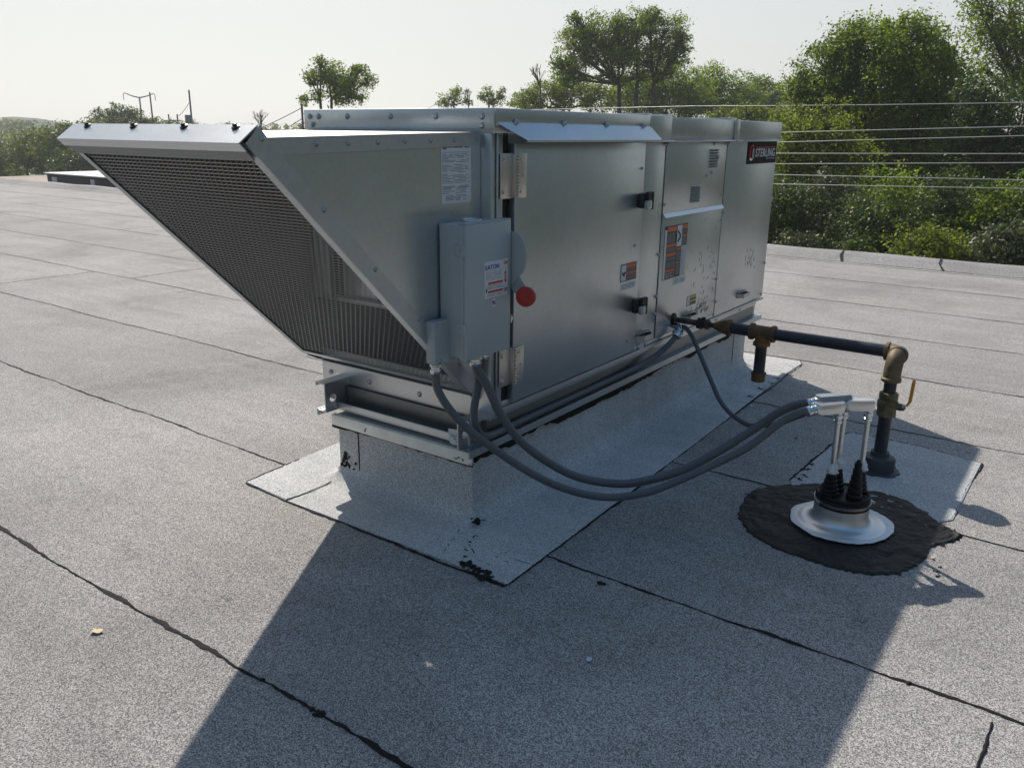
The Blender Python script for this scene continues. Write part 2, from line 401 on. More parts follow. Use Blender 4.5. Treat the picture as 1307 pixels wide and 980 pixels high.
for X, w0, w1, gp_ in ((1.575, .008, .022, .0), (2.99, .006, .018, .02), (4.46, .006, .013, .05), (5.95, .006, .014, .05), (7.42, .006, .013, .08),
                    (8.92, .006, .013, .08), (10.48, .007, .014, .05), (12.2, .008, .016, .03), (13.85, .008, .014, .1), (.1, .006, .02, .02), (-1.38, .006, .02, .02), (-2.86, .006, .02, .02)):
    ys = [-4.6, -2, 0, 4, 9, 18, 34, 61]; rr = random.Random(int(X*10))
    pts = [V3(X+rr.uniform(-.025, .025), y) for y in ys]
    ribbon(pts, w0*.7, w1*1.1, .003, 'sheet_seam', M['bitumen'], roof, 0, k); k += 1
# end laps of the rolls
for (x0, x1, y, sd_) in ((4.46, 5.95, 11.6, 2), (5.95, 7.42, 10.7, 3), (7.42, 8.9, 11.2, 4), (3.0, 4.46, 21.0, 5), (8.92, 10.48, 16.2, 6), (10.5, 12.2, 23.5, 7), (12.2, 13.9, 19.5, 8), (5.95, 7.42, 22.0, 9)):
    ribbon([V3(x0, y), V3((x0+x1)/2, y+.03), V3(x1, y+.01)], .006, .010, .003, 'end_lap', M['bitumen'], roof, .05, 40+sd_)

def splat(pts, r0, z, parent, seed, normal=None, n=10, name='tar_smear'):
    rr = random.Random(seed); mb = MB()
    nrm = Vector(normal or (0, 0, 1)).normalized()
    for p in pts:
        p = Vector(p)
        for q in range(n):
            s_ = r0*rr.uniform(.12, .75); u = nrm.orthogonal().normalized(); v = nrm.cross(u)
            c = p+(u*rr.gauss(0, 1)+v*rr.gauss(0, 1))*r0*.7+nrm*rr.uniform(.0005, .002)
            sc = [rr.uniform(.5, 1.3) for _ in range(9)]
            mb.lathe([(s_, z), (s_*.6, z+.0015), (1e-6, z+.002)], c, 9, jit=lambda j, k_: sc[k_], axis=nrm)
    return mb.build(name, M['bitumen'], parent)
# darker blobs of bleed-out on the near seam
for (px, py, r_) in ((407, 911, .022), (398, 905, .012), (335, 868, .012), (768, 745, .02), (1160, 872, .012)):
    c = gp(px, py); mb = MB(); rr = random.Random(px); sc = [rr.uniform(.6, 1.3) for _ in range(14)]
    mb.lathe([(r_, .003), (r_*.6, .007), (1e-6, .0075)], c, 14, jit=lambda j, q: sc[q]); mb.build('bitumen_blob', M['bitumen'], roof)
ribbon([gp(*q) for q in ((1264, 921), (1258, 938), (1254, 952), (1246, 972), (1240, 985), (1232, 1010))], .004, .015, .0035, 'end_lap', M['bitumen'], roof, 0, 66)
# cracks across the raised edge
for (a, b) in (((1085, 324), (1073, 335)), ((1211, 335), (1200, 348))):
    p = gp(b[0], b[1]); mb = MB(); rr = random.Random(a[0]); y0 = p.y
    prof2 = [(14.02, .002), (14.12, .024), (14.24, .072), (14.36, .115), (14.49, .127)]
    prev = None
    for i, (x, z) in enumerate(prof2):
        y = y0+rr.uniform(-.03, .03)+.06*i*0.5; wd = .016*(1+rr.uniform(-.4, .6))
        q = [mb.bm.verts.new((x, y-wd, z+.012)), mb.bm.verts.new((x, y+wd, z+.012))]
        if prev: mb.bm.faces.new((prev[0], prev[1], q[1], q[0]))
        prev = q
    mb.build('edge_crack', M['bitumen'], edge)
ribbon([V3(14.0, -4.6), V3(14.02, 0), V3(14.0, 20), V3(14.03, 61)], .008, .02, .004, 'edge_lap', M['bitumen'], edge, .1, 77)

# ------------------------------------------------------------------ neighbouring lower roof and its box
mb = MB(); mb.box(16.6, 40, 35.2, 43, GZ, -.30, 0); nb = mb.build('neighbouring_building', [M['gravel']])
tag(nb, 'low neighbouring building with a beige gravel roof beyond the far left roof edge', 'building')
b0 = at(48, 230, 34); t = empty('rooftop_box', (16.9, 27.2, -1), 'low dark box with flat white top beyond the roof edge at left', 'roof box')
mb = MB(); mb.box(16.6, 20.4, 22.2, 35.1, -1.0, .17, .02); mb.build('side_wall', M['darkwall'], t)
mb = MB(); mb.box(16.5, 20.5, 22.1, 35.15, .172, .22, .02); mb.build('white_top', M['whiteroof'], t)
mb = MB(); mb.box(17.2, 19.4, 23.5, 26.5, .222, .30, .02); mb.build('raised_panel', M['whiteroof'], t)
mb = MB(); mb.box(17.4, 19.6, 28.5, 30.4, .222, .28, .02); mb.build('raised_panel', M['whiteroof'], t)
for (y, h_, s_) in ((29.0, .30, .75), (28.3, .1, .25), (31.6, .15, .28), (34.5, .1, .4)):
    mb = MB(); mb.box(16.585, 16.597, y-s_/2*1.0, y+s_/2, -.22, -.22+.4*(.6+h_), .002); mb.build('pale_patch', M['patch_light'], t)
mb = MB(); mb.box(16.1, 16.3, 35.3, 60, -3, -.28, .01); tag(mb.build('low_parapet', M['darkwall']), 'dark low parapet wall along the neighbouring gravel roof', 'wall')

# ------------------------------------------------------------------ roof curb under the unit
curb = empty('roof_curb', (3.05, 2.44, 0), 'roof curb wrapped in pale grey mineral flashing under the metal unit', 'roof curb')
X0c, X1c, Y0c, Y1c, ZT = 3.05, 6.88, 2.44, 3.43, .40
mb = MB(); ang = []
def ringpts(off, z, rad):
    """rounded rectangle around the curb"""
    P = []; x0, x1, y0, y1 = X0c-off, X1c+off, Y0c-off, Y1c+off
    for (cx, cy, a0) in ((x1-rad, y1-rad, 0), (x0+rad, y1-rad, 90), (x0+rad, y0+rad, 180), (x1-rad, y0+rad, 270)):
        for q in range(5):
            a = R_(a0+q*22.5); P.append((cx+rad*math.cos(a), cy+rad*math.sin(a), z))
    return P
rg = []
for (o_, z, rad) in ((0, ZT, .004), (.0, .15, .004), (.003, .085, .010), (.016, .050, .02), (.045, .024, .045), (.09, .011, .07), (.12, .0065, .09)):
    rg.append([mb.bm.verts.new(p) for p in ringpts(o_, z, rad)])
for a, b in zip(rg, rg[1:]):
    nn = len(a)
    for q in range(nn):
        f = mb.bm.faces.new((a[q], b[q], b[(q+1)%nn], a[(q+1)%nn])); f.smooth = True
mb.bm.faces.new(rg[0]); mb.build('curb_wrap', M['flash'], curb)
# base flashing on the deck with slightly ragged outline
fl = [(2.665, 1.93), (3.6, 1.955), (4.9, 1.985), (6.0, 2.02), (6.88, 2.05), (7.28, 2.045), (7.37, 2.09), (7.36, 2.2), (7.30, 2.8), (7.28, 3.92), (5.0, 3.95), (2.66, 3.81), (2.64, 3.43), (2.655, 2.7)]
mb = MB(); mb.prism([(x, y, .001) for x, y in fl], (0, 0, .006)); mb.build('base_flashing', M['flash'], curb)
mb = MB(); q1 = [(2.66, 3.80), (2.645, 3.43), (2.80, 3.40), (2.95, 3.405), (3.03, 3.44), (3.04, 3.80)]
mb.prism([(x, y, .0072) for x, y in q1], (0, 0, .003)); mb.build('corner_flashing', M['flash'], curb)
ribbon([V3(2.64, 3.425), V3(2.72, 3.405), V3(2.85, 3.397), V3(2.95, 3.405), V3(3.02, 3.43)], .008, .016, .0105, 'flashing_seam', M['bitumen'], curb, .0, 5)
ribbon([V3(2.642, 3.80), V3(2.63, 3.43), V3(2.645, 2.9)], .006, .012, .004, 'flashing_seam', M['bitumen'], curb, .0, 6)
ribbon([V3(2.645, 2.9), V3(2.652, 2.4), V3(2.655, 1.93)], .014, .026, .004, 'flashing_seam', M['bitumen'], curb, .0, 7)
ribbon([V3(2.655, 1.925), V3(3.6, 1.95), V3(4.9, 1.98), V3(6.0, 2.015), V3(6.9, 2.045)], .008, .018, .004, 'flashing_seam', M['bitumen'], curb, .0, 8)
ribbon([V3(6.9, 2.04), V3(7.28, 2.038), V3(7.375, 2.09), V3(7.365, 2.3)], .006, .012, .004, 'flashing_seam', M['bitumen'], curb, .1, 9)
ribbon([V3(2.66, 3.81), V3(3.1, 3.83)], .006, .012, .009, 'flashing_seam', M['bitumen'], curb, .1, 10)
splat([gp(x, y) for x, y in ((604, 729), (612, 733), (620, 738), (596, 722))], .022, .0085, curb, 1, n=22)
splat([gp(x, y) for x, y in ((592, 712), (595, 704), (600, 694), (606, 686))], .008, .0085, curb, 2, n=7)
splat([gp(610, 667, .03)], .022, .0085, curb, 3, n=18)
splat([gp(618, 667, .03), gp(602, 665, .03)], .008, .012, curb, 33, n=7)
splat([(X0c, 3.36, .10), (X0c, 3.38, .14), (X0c, 3.30, .08), (X0c, 3.41, .06)], .022, .0025, curb, 4, normal=(-1, 0, 0), n=10)
splat([gp(x, y) for x, y in ((645, 707), (560, 690), (357, 628), (352, 630), (640, 660))], .004, .0085, curb, 8, n=5)
splat([(5.9+q*.16, 2.30+.02*math.sin(q*3), .012) for q in range(7)], .005, .0085, curb, 11, n=4)
splat([gp(x, y) for x, y in ((985, 490), (970, 497), (990, 484), (957, 507))], .018, .0085, curb, 12, n=9)
for sd_, pts_ in enumerate((((566, 708), (580, 690), (592, 672)), ((612, 700), (630, 712), (648, 720)), ((600, 696), (608, 714), (630, 724)), ((645, 706), (652, 704)), ((660, 715), (684, 722)), ((700, 655), (712, 650)))):
    ribbon([gp(*q_)+Vector((0, 0, 0)) for q_ in pts_], .002, .006, .0082, 'wrinkle', M['bitumen'], curb, .45, 90+sd_, .001)
# vertical lap lines on the curb wrap
mb = MB(); mb.box(X0c-.003, X0c+.002, 3.265, 3.272, .05, .35, 0); mb.build('wrap_lap', M['bitumen'], curb)
mb = MB(); mb.box(6.60, 6.607, Y0c-.003, Y0c+.002, .05, .36, 0); mb.build('wrap_lap', M['bitumen'], curb)
# lath (white painted nailer) round the curb top and ragged bitumen line under it
rr = random.Random(3)
mb = MB(); mb.box(X0c-.032, X0c-.001, Y0c-.02, Y1c+.02, .338, .402, .003)
mb.box(X0c-.001, X1c+.02, Y0c-.020, Y0c-.001, .378, .402, .003); mb.build('nailer', M['lath'], curb)
def rag(p0, p1, out, parent, seed, h0=.006, h1=.02):
    rr = random.Random(seed); p0 = Vector(p0); p1 = Vector(p1); n = int((p1-p0).length/.02); mb = MB(); prev = None; h = h0
    for i in range(n+1):
        p = p0.lerp(p1, i/n)+Vector(out); h = min(h1, max(h0*.4, h+rr.uniform(-1, 1)*(h1-h0)*.4))
        a = mb.bm.verts.new(p+Vector((0, 0, .004))); b = mb.bm.verts.new(p-Vector((0, 0, h)))
        if prev: mb.bm.faces.new((prev[0], a, b, prev[1]))
        prev = (a, b)
    return mb.build('bitumen_line', M['bitumen'], parent)
rag((X0c, Y0c-.02, .338), (X0c, Y1c+.02, .338), (-.030, 0, 0), curb, 1, .006, .016)
rag((X0c-.02, Y0c, .385), (X1c, Y0c, .385), (0, -.024, 0), curb, 2, .02, .045)

splat([(X0c-.0325, 2.50, .37), (X0c-.0325, 2.47, .365), (X0c-.0325, 2.52, .36), (X0c-.0325, 3.17, .375), (X0c-.0325, 3.18, .36)], .006, .0008, curb, 51, normal=(-1, 0, 0), n=5)
splat([(X0c-.033, 2.42, .345), (X0c-.02, Y0c-.022, .345)], .008, .001, curb, 52, normal=(-1, 0, 0), n=6)
# ------------------------------------------------------------------ the rooftop unit
unit = empty('rooftop_air_unit', (3.15, 2.42, .43), 'long galvanised rooftop air unit with mesh intake hood, standing on the roof curb', 'air handling unit')
XB, XE, YN, YF, ZB, ZTOP = 3.16, 7.04, 2.425, 3.64, .56, 2.00
bolt_src = [None]
def bolt(p, nrm, parent, r=.011, h=.008, name='bolt'):
    key = (round(r, 4), tuple(round(q, 2) for q in nrm))
    d = bolt_src[0] = bolt_src[0] or {}
    if key not in d:
        mb = MB(); mb.lathe([(r*1.25, 0), (r*1.25, h*.3), (r*.8, h*.32), (r*.8, h*.9), (r*.6, h), (1e-6, h)], (0, 0, 0), 8, axis=nrm)
        bmesh.ops.recalc_face_normals(mb.bm, faces=mb.bm.faces[:])
        me = bpy.data.meshes.new(name); mb.bm.to_mesh(me); mb.bm.free(); me.materials.append(M['bolt']); me.transform(Matrix.Scale(S, 4)); d[key] = me
    o = bpy.data.objects.new(name, d[key]); C.objects.link(o); o.parent = parent
    o.location = (Vector(p)-WO[parent.name])*S; WO[o.name] = Vector(p); return o
NY = (0, -1, 0); NX = (-1, 0, 0)
# cabinet shell, with the intake opening in its end
mb = MB(); mb.box(XB+.12, XE, YN, YF, ZB, ZTOP, .004); cab = mb.build('cabinet', M['galv'], unit)
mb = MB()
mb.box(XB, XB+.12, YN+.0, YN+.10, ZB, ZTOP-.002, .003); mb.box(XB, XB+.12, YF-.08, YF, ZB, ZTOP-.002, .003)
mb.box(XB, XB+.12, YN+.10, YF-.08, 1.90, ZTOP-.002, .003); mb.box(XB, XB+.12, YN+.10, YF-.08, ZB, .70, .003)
mb.build('end_frame', M['filter'], unit)  # metal frame in the dark filter colour, as painted shade inside the intake
# corner post: folded channel and a recess beside the door, its shade laid in black
mb = MB(); mb.box(XB-.012, XB+.02, YN-.025, YN+.055, ZB, 1.96, .003); mb.box(XB+.03, XB+.075, YN-.030, YN-.001, ZB+.01, 1.955, .003)
mb.build('corner_post', M['galv'], unit)
mb = MB(); mb.box(XB+.076, 3.305, YN-.008, YN-.001, ZB+.01, 1.97, 0); mb.build('door_recess', M['gap_shade'], unit)
# end panel below the hood
mb = MB(); mb.box(XB-.014, XB-.002, YN-.03, YF+.01, .548, .745, .003); ep = mb.build('end_panel', M['galv_light'], unit)
for y in (2.50, 2.88, 3.26, 3.58): bolt((XB-.014, y, .60), NX, ep, .013)
# roof cap
mb = MB()
mb.box(3.145, 7.10, 2.385, 3.66, 1.955, 2.062, .004); cap = mb.build('roof_cap', M['galv'], unit)
mb = MB(); mb.box(3.133, 3.1445, 2.372, 3.665, 1.972, 2.066, .003); cf = mb.build('cap_end_flashing', M['galv'], unit)
for y in (2.44, 2.72, 3.02, 3.33, 3.55, 3.62): bolt((3.133, y, 2.03), NX, cf, .013)
for y in (2.44, 3.60): bolt((3.133, y, 1.988), NX, cf, .012)
mb = MB(); mb.box(3.15, 4.70, 2.374, 2.3845, 1.990, 2.066, .003); mb.build('cap_side_flashing', M['galv'], unit)
mb = MB(); mb.box(4.71, 5.005, 2.374, 2.3845, 1.925, 2.068, .003); mb.box(5.015, 6.05, 2.378, 2.3845, 1.925, 2.062, .003)
mb.box(6.06, 6.16, 2.372, 2.3845, 1.923, 2.07, .003); mb.box(6.165, 7.10, 2.376, 2.3845, 1.925, 2.06, .003); mb.build('cap_side_flashing', M['galv_used'], unit)
mb = MB()
for (a, b, y) in ((4.71, 5.005, 2.350), (5.015, 6.05, 2.354), (6.06, 6.16, 2.346), (6.165, 7.10, 2.352)):
    mb.box(a, b, y, 2.3838, 1.912, 1.924, .002)
mb.build('drip_lip', M['galv_light'], unit)
for x in (5.0, 6.1, 4.72): 
    mb = MB(); mb.box(x-.05, x+.05, 2.40, 3.64, 2.063, 2.078, .004); mb.build('roof_seam_cover', M['galv'], unit)
# rain lip over the door
mb = MB(); mb.prism([(3.165, 2.372, 1.998), (4.70, 2.372, 1.998), (4.715, 2.30, 1.925), (3.30, 2.30, 1.925)], (0, .0015, .006)); 
mb.prism([(3.30, 2.300, 1.925), (4.715, 2.300, 1.925), (4.715, 2.300, 1.915), (3.30, 2.300, 1.915)], (0, .004, 0))
rl = mb.build('rain_lip', M['galv_light'], unit)
for x in (3.30, 3.72, 4.16, 4.60): bolt((x, 2.372, 2.006), NY, rl, .012, .02)
# base: side rails (channels) with lifting holes, cross rail, skirt
def rail(yw, sgn):
    mb = MB(); th = .008; x0, x1 = 2.97, 7.12; zb, zt = .432, .588
    # web with a round lifting hole
    bm = mb.bm; cx, cz, r_ = x0+.055, .5, .024; N = 16
    ring = {}
    for yy in (yw, yw+th*sgn):
        c = [bm.verts.new((cx+r_*math.cos(2*math.pi*q/N), yy, cz+r_*math.sin(2*math.pi*q/N))) for q in range(N)]
        sq = []
        for q in range(N):
            a = 2*math.pi*q/N; k_ = 1/max(abs(math.cos(a)), abs(math.sin(a)))
            sx, sz = math.cos(a)*k_, math.sin(a)*k_
            sq.append(bm.verts.new((cx+sx*.055, yy, cz+(sz*(zt-cz) if sz > 0 else sz*(cz-zb)))))
        for q in range(N): bm.faces.new((c[q], c[(q+1)%N], sq[(q+1)%N], sq[q]))
        ring[yy] = c
    a, b = ring.values()
    for q in range(N): bm.faces.new((a[q], b[q], b[(q+1)%N], a[(q+1)%N]))
    mb.box(x0-.0005, x0+.001, min(yw, yw+th*sgn)+.0002, max(yw, yw+th*sgn)-.0002, zb, zt, 0)
    mb.box(x0+.1101, x1, min(yw, yw+th*sgn), max(yw, yw+th*sgn), zb, zt, 0)
    ya, yb = (yw-.075, yw) if sgn < 0 else (yw, yw+.075)
    mb.box(x0, x1, ya, yb, zb-.008, zb-.0005, 0); mb.box(x0, x1, ya, yb, zt+.0005, zt+.008, 0)
    yl = ya if sgn < 0 else yb
    mb.box(x0, x1, yl-.003, yl+.003, zb-.036, zb+.004, 0); mb.box(x0, x1, yl-.003, yl+.003, zt-.012, zt+.0082, 0)
    return mb
r1 = rail(2.472, -1).build('base_rail', M['galv_trim'], unit); r2 = rail(3.435, 1).build('base_rail', M['galv_trim'], unit)
for x in (3.0, 3.05): bolt((x, 2.42, .433), (0, 0, 1), r1, .012)
mb = MB(); mb.box(XB-.03, XB+.03, 2.48, 3.427, .432, .545, 0); mb.build('cross_web', M['galv_shaded'], unit)  # web darkened to carry the shade under the end panel
mb = MB(); mb.box(XB-.10, XB-.03, 2.48, 3.427, .424, .432, .001); mb.box(XB-.104, XB-.098, 2.48, 3.427, .424, .468, .001)
mb.build('cross_rail', M['galv_light'], unit)
mb = MB(); mb.box(XB+.0, 7.0, YN+.01, YF-.01, .43, .56, 0); mb.build('base_pan', M['galv_shaded'], unit)
mb = MB(); mb.box(XB+.02, 6.98, 2.402, 2.424, .600, .628, .002); mb.box(XB+.02, 6.98, 2.408, 2.424, .545, .599, .002); sk = mb.build('skirt', M['galv'], unit)
for x in (3.24, 3.32, 4.75, 4.86, 5.08, 5.3, 6.4, 6.85): bolt((x, 2.402, .612), NY, sk, .011)
for x in (5.35, 6.1, 6.6): bolt((x, 2.408, .565), NY, sk, .011)
mb = MB(); mb.box(4.78, 4.84, 2.3995, 2.4012, .585, .64, 0); mb.build('small_label', M['white'], sk)
# -- door
mb = MB(); mb.box(3.305, 4.655, 2.372, 2.41, .615, 1.91, .004); door = mb.build('access_door', M['galv'], unit)
def hinge(z0, z1):
    mb = MB(); mb.box(3.325, 3.385, 2.366, 2.3715, z0, z1, .001); mb.box(3.215, 3.300, 2.380, 2.386, z0, z1, .001)
    mb.box(3.297, 3.3035, 2.372, 2.386, z0, z1, .001)
    n = 14; dz = (z1-z0)/n
    for i in range(n): mb.tube([(3.313, 2.367, z0+dz*i+.002), (3.313, 2.367, z0+dz*(i+1)-.002)], .009, 10)
    h = mb.build('hinge', M['hinge'], door)
    for z in (z0+.03, z1-.03): bolt((3.232, 2.380, z), NY, h, .013)
    return h
# bolts on hinges are built into a list of their own mesh because hinges are sub-parts already
def hinge2(z0, z1):
    mb = MB(); mb.box(3.322, 3.388, 2.364, 2.3705, z0, z1, .001); mb.box(3.205, 3.300, 2.384, 2.390, z0, z1, .001)
    mb.box(3.296, 3.3035, 2.366, 2.388, z0, z1, .001)
    n = 14; dz = (z1-z0)/n
    for i in range(n): mb.tube([(3.312, 2.364, z0+dz*i+.0025), (3.312, 2.364, z0+dz*(i+1)-.0025)], .010, 10)
    for z in (z0+.03, z1-.03):
        mb.lathe([(.014, 0), (.014, .003), (.009, .004), (.008, .010), (1e-6, .011)], (3.222, 2.384, z), 10, axis=NY)
        mb.lathe([(.007, 0), (.006, .004), (1e-6, .006)], (3.342, 2.364, z), 10, axis=NY)
    mb.lathe([(.007, 0), (.006, .004), (1e-6, .006)], (3.360, 2.364, (z0+z1)/2), 10, axis=NY)
    return mb.build('hinge', M['hinge'], door)
hinge2(1.655, 1.865); hinge2(.715, .910)
for x, z in ((4.62, 1.76), (4.58, 1.30), (4.55, .70)): bolt((x, 2.372, z), NY, door, .008, .006)
def latch(x, z):
    mb = MB(); mb.box(x-.012, x+.052, 2.330, 2.3715, z-.045, z+.055, .008); mb.box(x+.022, x+.050, 2.312, 2.331, z-.03, z+.06, .006)
    l = mb.build('door_latch', M['plastic'], door)
for zc in (1.575, .925):
    mb = MB(); mb.box(4.575, 4.655, 2.331, 2.3715, zc-.05, zc+.042, .012); mb.box(4.60, 4.662, 2.305, 2.332, zc-.01, zc+.05, .008)
    mb.box(4.645, 4.664, 2.300, 2.332, zc-.058, zc+.05, .006); mb.build('door_latch', M['plastic'], door)
    mb = MB(); mb.box(4.584, 4.638, 2.296, 2.3305, zc-.055, zc, .012); mb.build('latch_grip', M['galv_trim'], door)
# -- fixed panels
mb = MB(); mb.box(4.662, 4.978, 2.398, 2.424, .63, 1.93, .003); pA = mb.build('filler_panel', M['galv'], unit)
mb = MB(); mb.box(4.995, 5.990, 2.396, 2.424, 1.462, 1.93, .003)
pB = mb.build('upper_access_panel', M['galv'], unit)
mb = MB(); mb.prism([(4.995, 2.395, 1.462), (4.995, 2.375, 1.436), (4.995, 2.379, 1.436), (4.995, 2.399, 1.462)], (.995, 0, 0)); mb.build('panel_drip_lip', M['galv_light'], unit)
mb = MB(); mb.box(4.995, 5.998, 2.396, 2.424, .632, 1.458, .003); pC = mb.build('lower_access_panel', M['galv_used'], unit)
mb = MB(); mb.box(6.012, 7.085, 2.396, 2.424, .605, 1.93, .003); pD = mb.build('right_panel', M['galv_used'], unit)
for gx_ in (4.979, 5.999):
    mb = MB(); mb.box(gx_, gx_+.0125, 2.402, 2.4235, .63, 1.93, 0); mb.build('panel_gap', M['gap_shade'], unit)
for z in (1.90, 1.20, .92, .80): bolt((4.972, 2.398, z), NY, pA, .010)
for z in (1.90, 1.52): bolt((5.008, 2.396, z), NY, pB, .010)
for z in (1.90, 1.53): bolt((5.98, 2.396, z), NY, pB, .010)
for x, z in ((5.762, 1.90), (5.845, 1.80), (5.745, 1.70), (5.66, 1.68)): bolt((x, 2.396, z), NY, pB, .011)
for z in (1.35, .90): bolt((6.0, 2.396, z), NY, pC, .009)
for x, z in ((6.025, 1.90), (6.03, 1.40), (6.03, .72), (7.07, .90), (7.05, .63)): bolt((x, 2.396, z), NY, pD, .010)
for (x0, x1, z0, z1, m_) in ((5.685, 5.835, 1.735, 1.865, 'galv_light'), (5.405, 5.565, 1.508, 1.628, 'galv_shaded')):
    mb = MB(); n = 7; dz = (z1-z0)/n
    for i in range(n):
        z = z0+dz*i
        mb.prism([(x0, 2.3955, z+dz*.78), (x0, 2.380, z+dz*.42), (x0, 2.382, z+dz*.36), (x0, 2.3955, z+dz*.30)], (x1-x0, 0, 0))
    lv = mb.build('louvre', M['galv'], pB)
    mb = MB()
    for i in range(n): mb.box(x0+.004, x1-.004, 2.3945, 2.3958, z0+dz*i+dz*.0, z0+dz*i+dz*.29, 0)
    mb.build('louvre_slot', M['gap_shade'], pB)  # black strips put the shade of the slots into the colour
# pull handles: shallow folded loops
def pull(x, z, w=.20):
    mb = MB(); c = [(x, 2.39, z), (x+.03, 2.345, z), (x+w-.03, 2.345, z), (x+w, 2.39, z)]
    mb.prism([(x, 2.394, z), (x+.035, 2.345, z), (x+w-.035, 2.345, z), (x+w, 2.394, z), (x+w-.008, 2.394, z), (x+w-.04, 2.352, z), (x+.04, 2.352, z), (x+.008, 2.394, z)], (0, 0, .032))
    mb.box(x+.01, x+w-.01, 2.385, 2.3955, z-.004, z+.045, .002)
    return mb.build('pull_handle', M['bolt'], unit)
pull(4.70, .665); pull(5.42, .675); pull(6.46, .682)
# labels on the panels (flat decals a fraction of a millimetre thick)
def decal(parent, x0, x1, z0, z1, y, mat, name='label_field', t=.0008):
    mb = MB(); mb.box(x0, x1, y-t, y, z0, z1, 0); return mb.build(name, mat, parent)
def lines(parent, x0, x1, z0, z1, y, n, mat, seed, fill=(.5, 1), th=.3, name='print_lines'):
    rr = random.Random(seed); mb = MB(); dz = (z1-z0)/n
    for i in range(n):
        z = z1-dz*(i+.5); x = x0
        while x < x1-.004:
            L = rr.uniform(.15, .5)*(x1-x0); e = min(x1, x+L)
            if rr.random() < fill[1]: mb.box(x, e, y-.0006, y, z-dz*th/2, z+dz*th/2, 0)
            x = e+rr.uniform(.04, .25)*(x1-x0)*(1-fill[0]+.15)
    return mb.build(name, mat, parent)
y0 = 2.3718
wl = decal(door, 4.412, 4.615, 1.092, 1.200, y0, M['ink'], 'warning_label')
decal(door, 4.418, 4.480, 1.098, 1.194, y0-.001, M['white']); decal(door, 4.486, 4.609, 1.172, 1.194, y0-.001, M['orange']); decal(door, 4.486, 4.609, 1.132, 1.146, y0-.001, M['orange'])
decal(door, 4.490, 4.600, 1.149, 1.169, y0-.001, M['grey_field']); decal(door, 4.490, 4.605, 1.098, 1.129, y0-.001, M['grey_field'])
mb = MB(); mb.tube([(4.44, y0-.003, 1.13), (4.465, y0-.003, 1.15)], .006, 6); mb.tube([(4.43, y0-.003, 1.15), (4.46, y0-.003, 1.128)], .004, 6); mb.build('print_lines', M['ink'], door)
decal(door, 4.425, 4.612, 1.038, 1.080, y0, M['white'], 'small_label'); lines(door, 4.44, 4.60, 1.043, 1.076, y0-.0012, 3, M['ink_grey'], 5)
y0 = 2.3958
decal(pC, 5.040, 5.400, 1.015, 1.375, y0, M['ink'], 'warning_label')
decal(pC, 5.044, 5.075, 1.02, 1.350, y0-.001, M['white'])
decal(pC, 5.235, 5.310, 1.225, 1.368, y0-.001, M['white'])
for (a, b, c, d) in ((5.08, 5.23, 1.335, 1.368), (5.08, 5.23, 1.232, 1.252), (5.08, 5.23, 1.168, 1.192), (5.08, 5.23, 1.062, 1.082), (5.315, 5.395, 1.340, 1.368), (5.315, 5.395, 1.285, 1.300), (5.238, 5.31, 1.198, 1.216), (5.238, 5.31, 1.106, 1.118)):
    decal(pC, a, b, c, d, y0-.001, M['orange'])
for (a, b, c, d) in ((5.08, 5.20, 1.258, 1.328), (5.08, 5.23, 1.198, 1.226), (5.08, 5.225, 1.140, 1.162), (5.08, 5.225, 1.090, 1.132), (5.315, 5.39, 1.305, 1.335), (5.315, 5.39, 1.232, 1.28), (5.238, 5.31, 1.125, 1.192), (5.238, 5.31, 1.03, 1.10)):
    decal(pC, a, b, c, d, y0-.001, M['grey_field'])
decal(pC, 5.316, 5.397, 1.018, 1.224, y0-.001, M['white']); lines(pC, 5.322, 5.392, 1.022, 1.22, y0-.002, 16, M['ink_grey'], 4)
lines(pC, 5.09, 5.22, 1.022, 1.058, y0-.0012, 4, M['white'], 14)
mb = MB(); mb.tube([(5.245, y0-.003, 1.33), (5.275, y0-.003, 1.31), (5.28, y0-.003, 1.285), (5.25, y0-.003, 1.26)], .005, 6); mb.build('print_lines', M['ink'], pC)
decal(pC, 5.215, 5.42, .962, 1.008, y0, M['white'], 'small_label'); lines(pC, 5.23, 5.41, .967, 1.004, y0-.0012, 3, M['ink_grey'], 6)
decal(pC, 5.475, 5.635, .770, .842, y0, M['ink'], 'caution_label'); decal(pC, 5.479, 5.525, .773, .839, y0-.001, M['white'])
decal(pC, 5.529, 5.631, .823, .839, y0-.001, M['yellow']); decal(pC, 5.529, 5.631, .795, .808, y0-.001, M['yellow']); decal(pC, 5.532, 5.62, .775, .792, y0-.001, M['grey_field']); decal(pC, 5.532, 5.62, .811, .821, y0-.001, M['grey_field'])
decal(pC, 5.535, 5.68, .560+.075, .560+.125, y0, M['white'], 'small_label'); lines(pC, 5.545, 5.67, .638, .682, y0-.0012, 4, M['ink_grey'], 9)
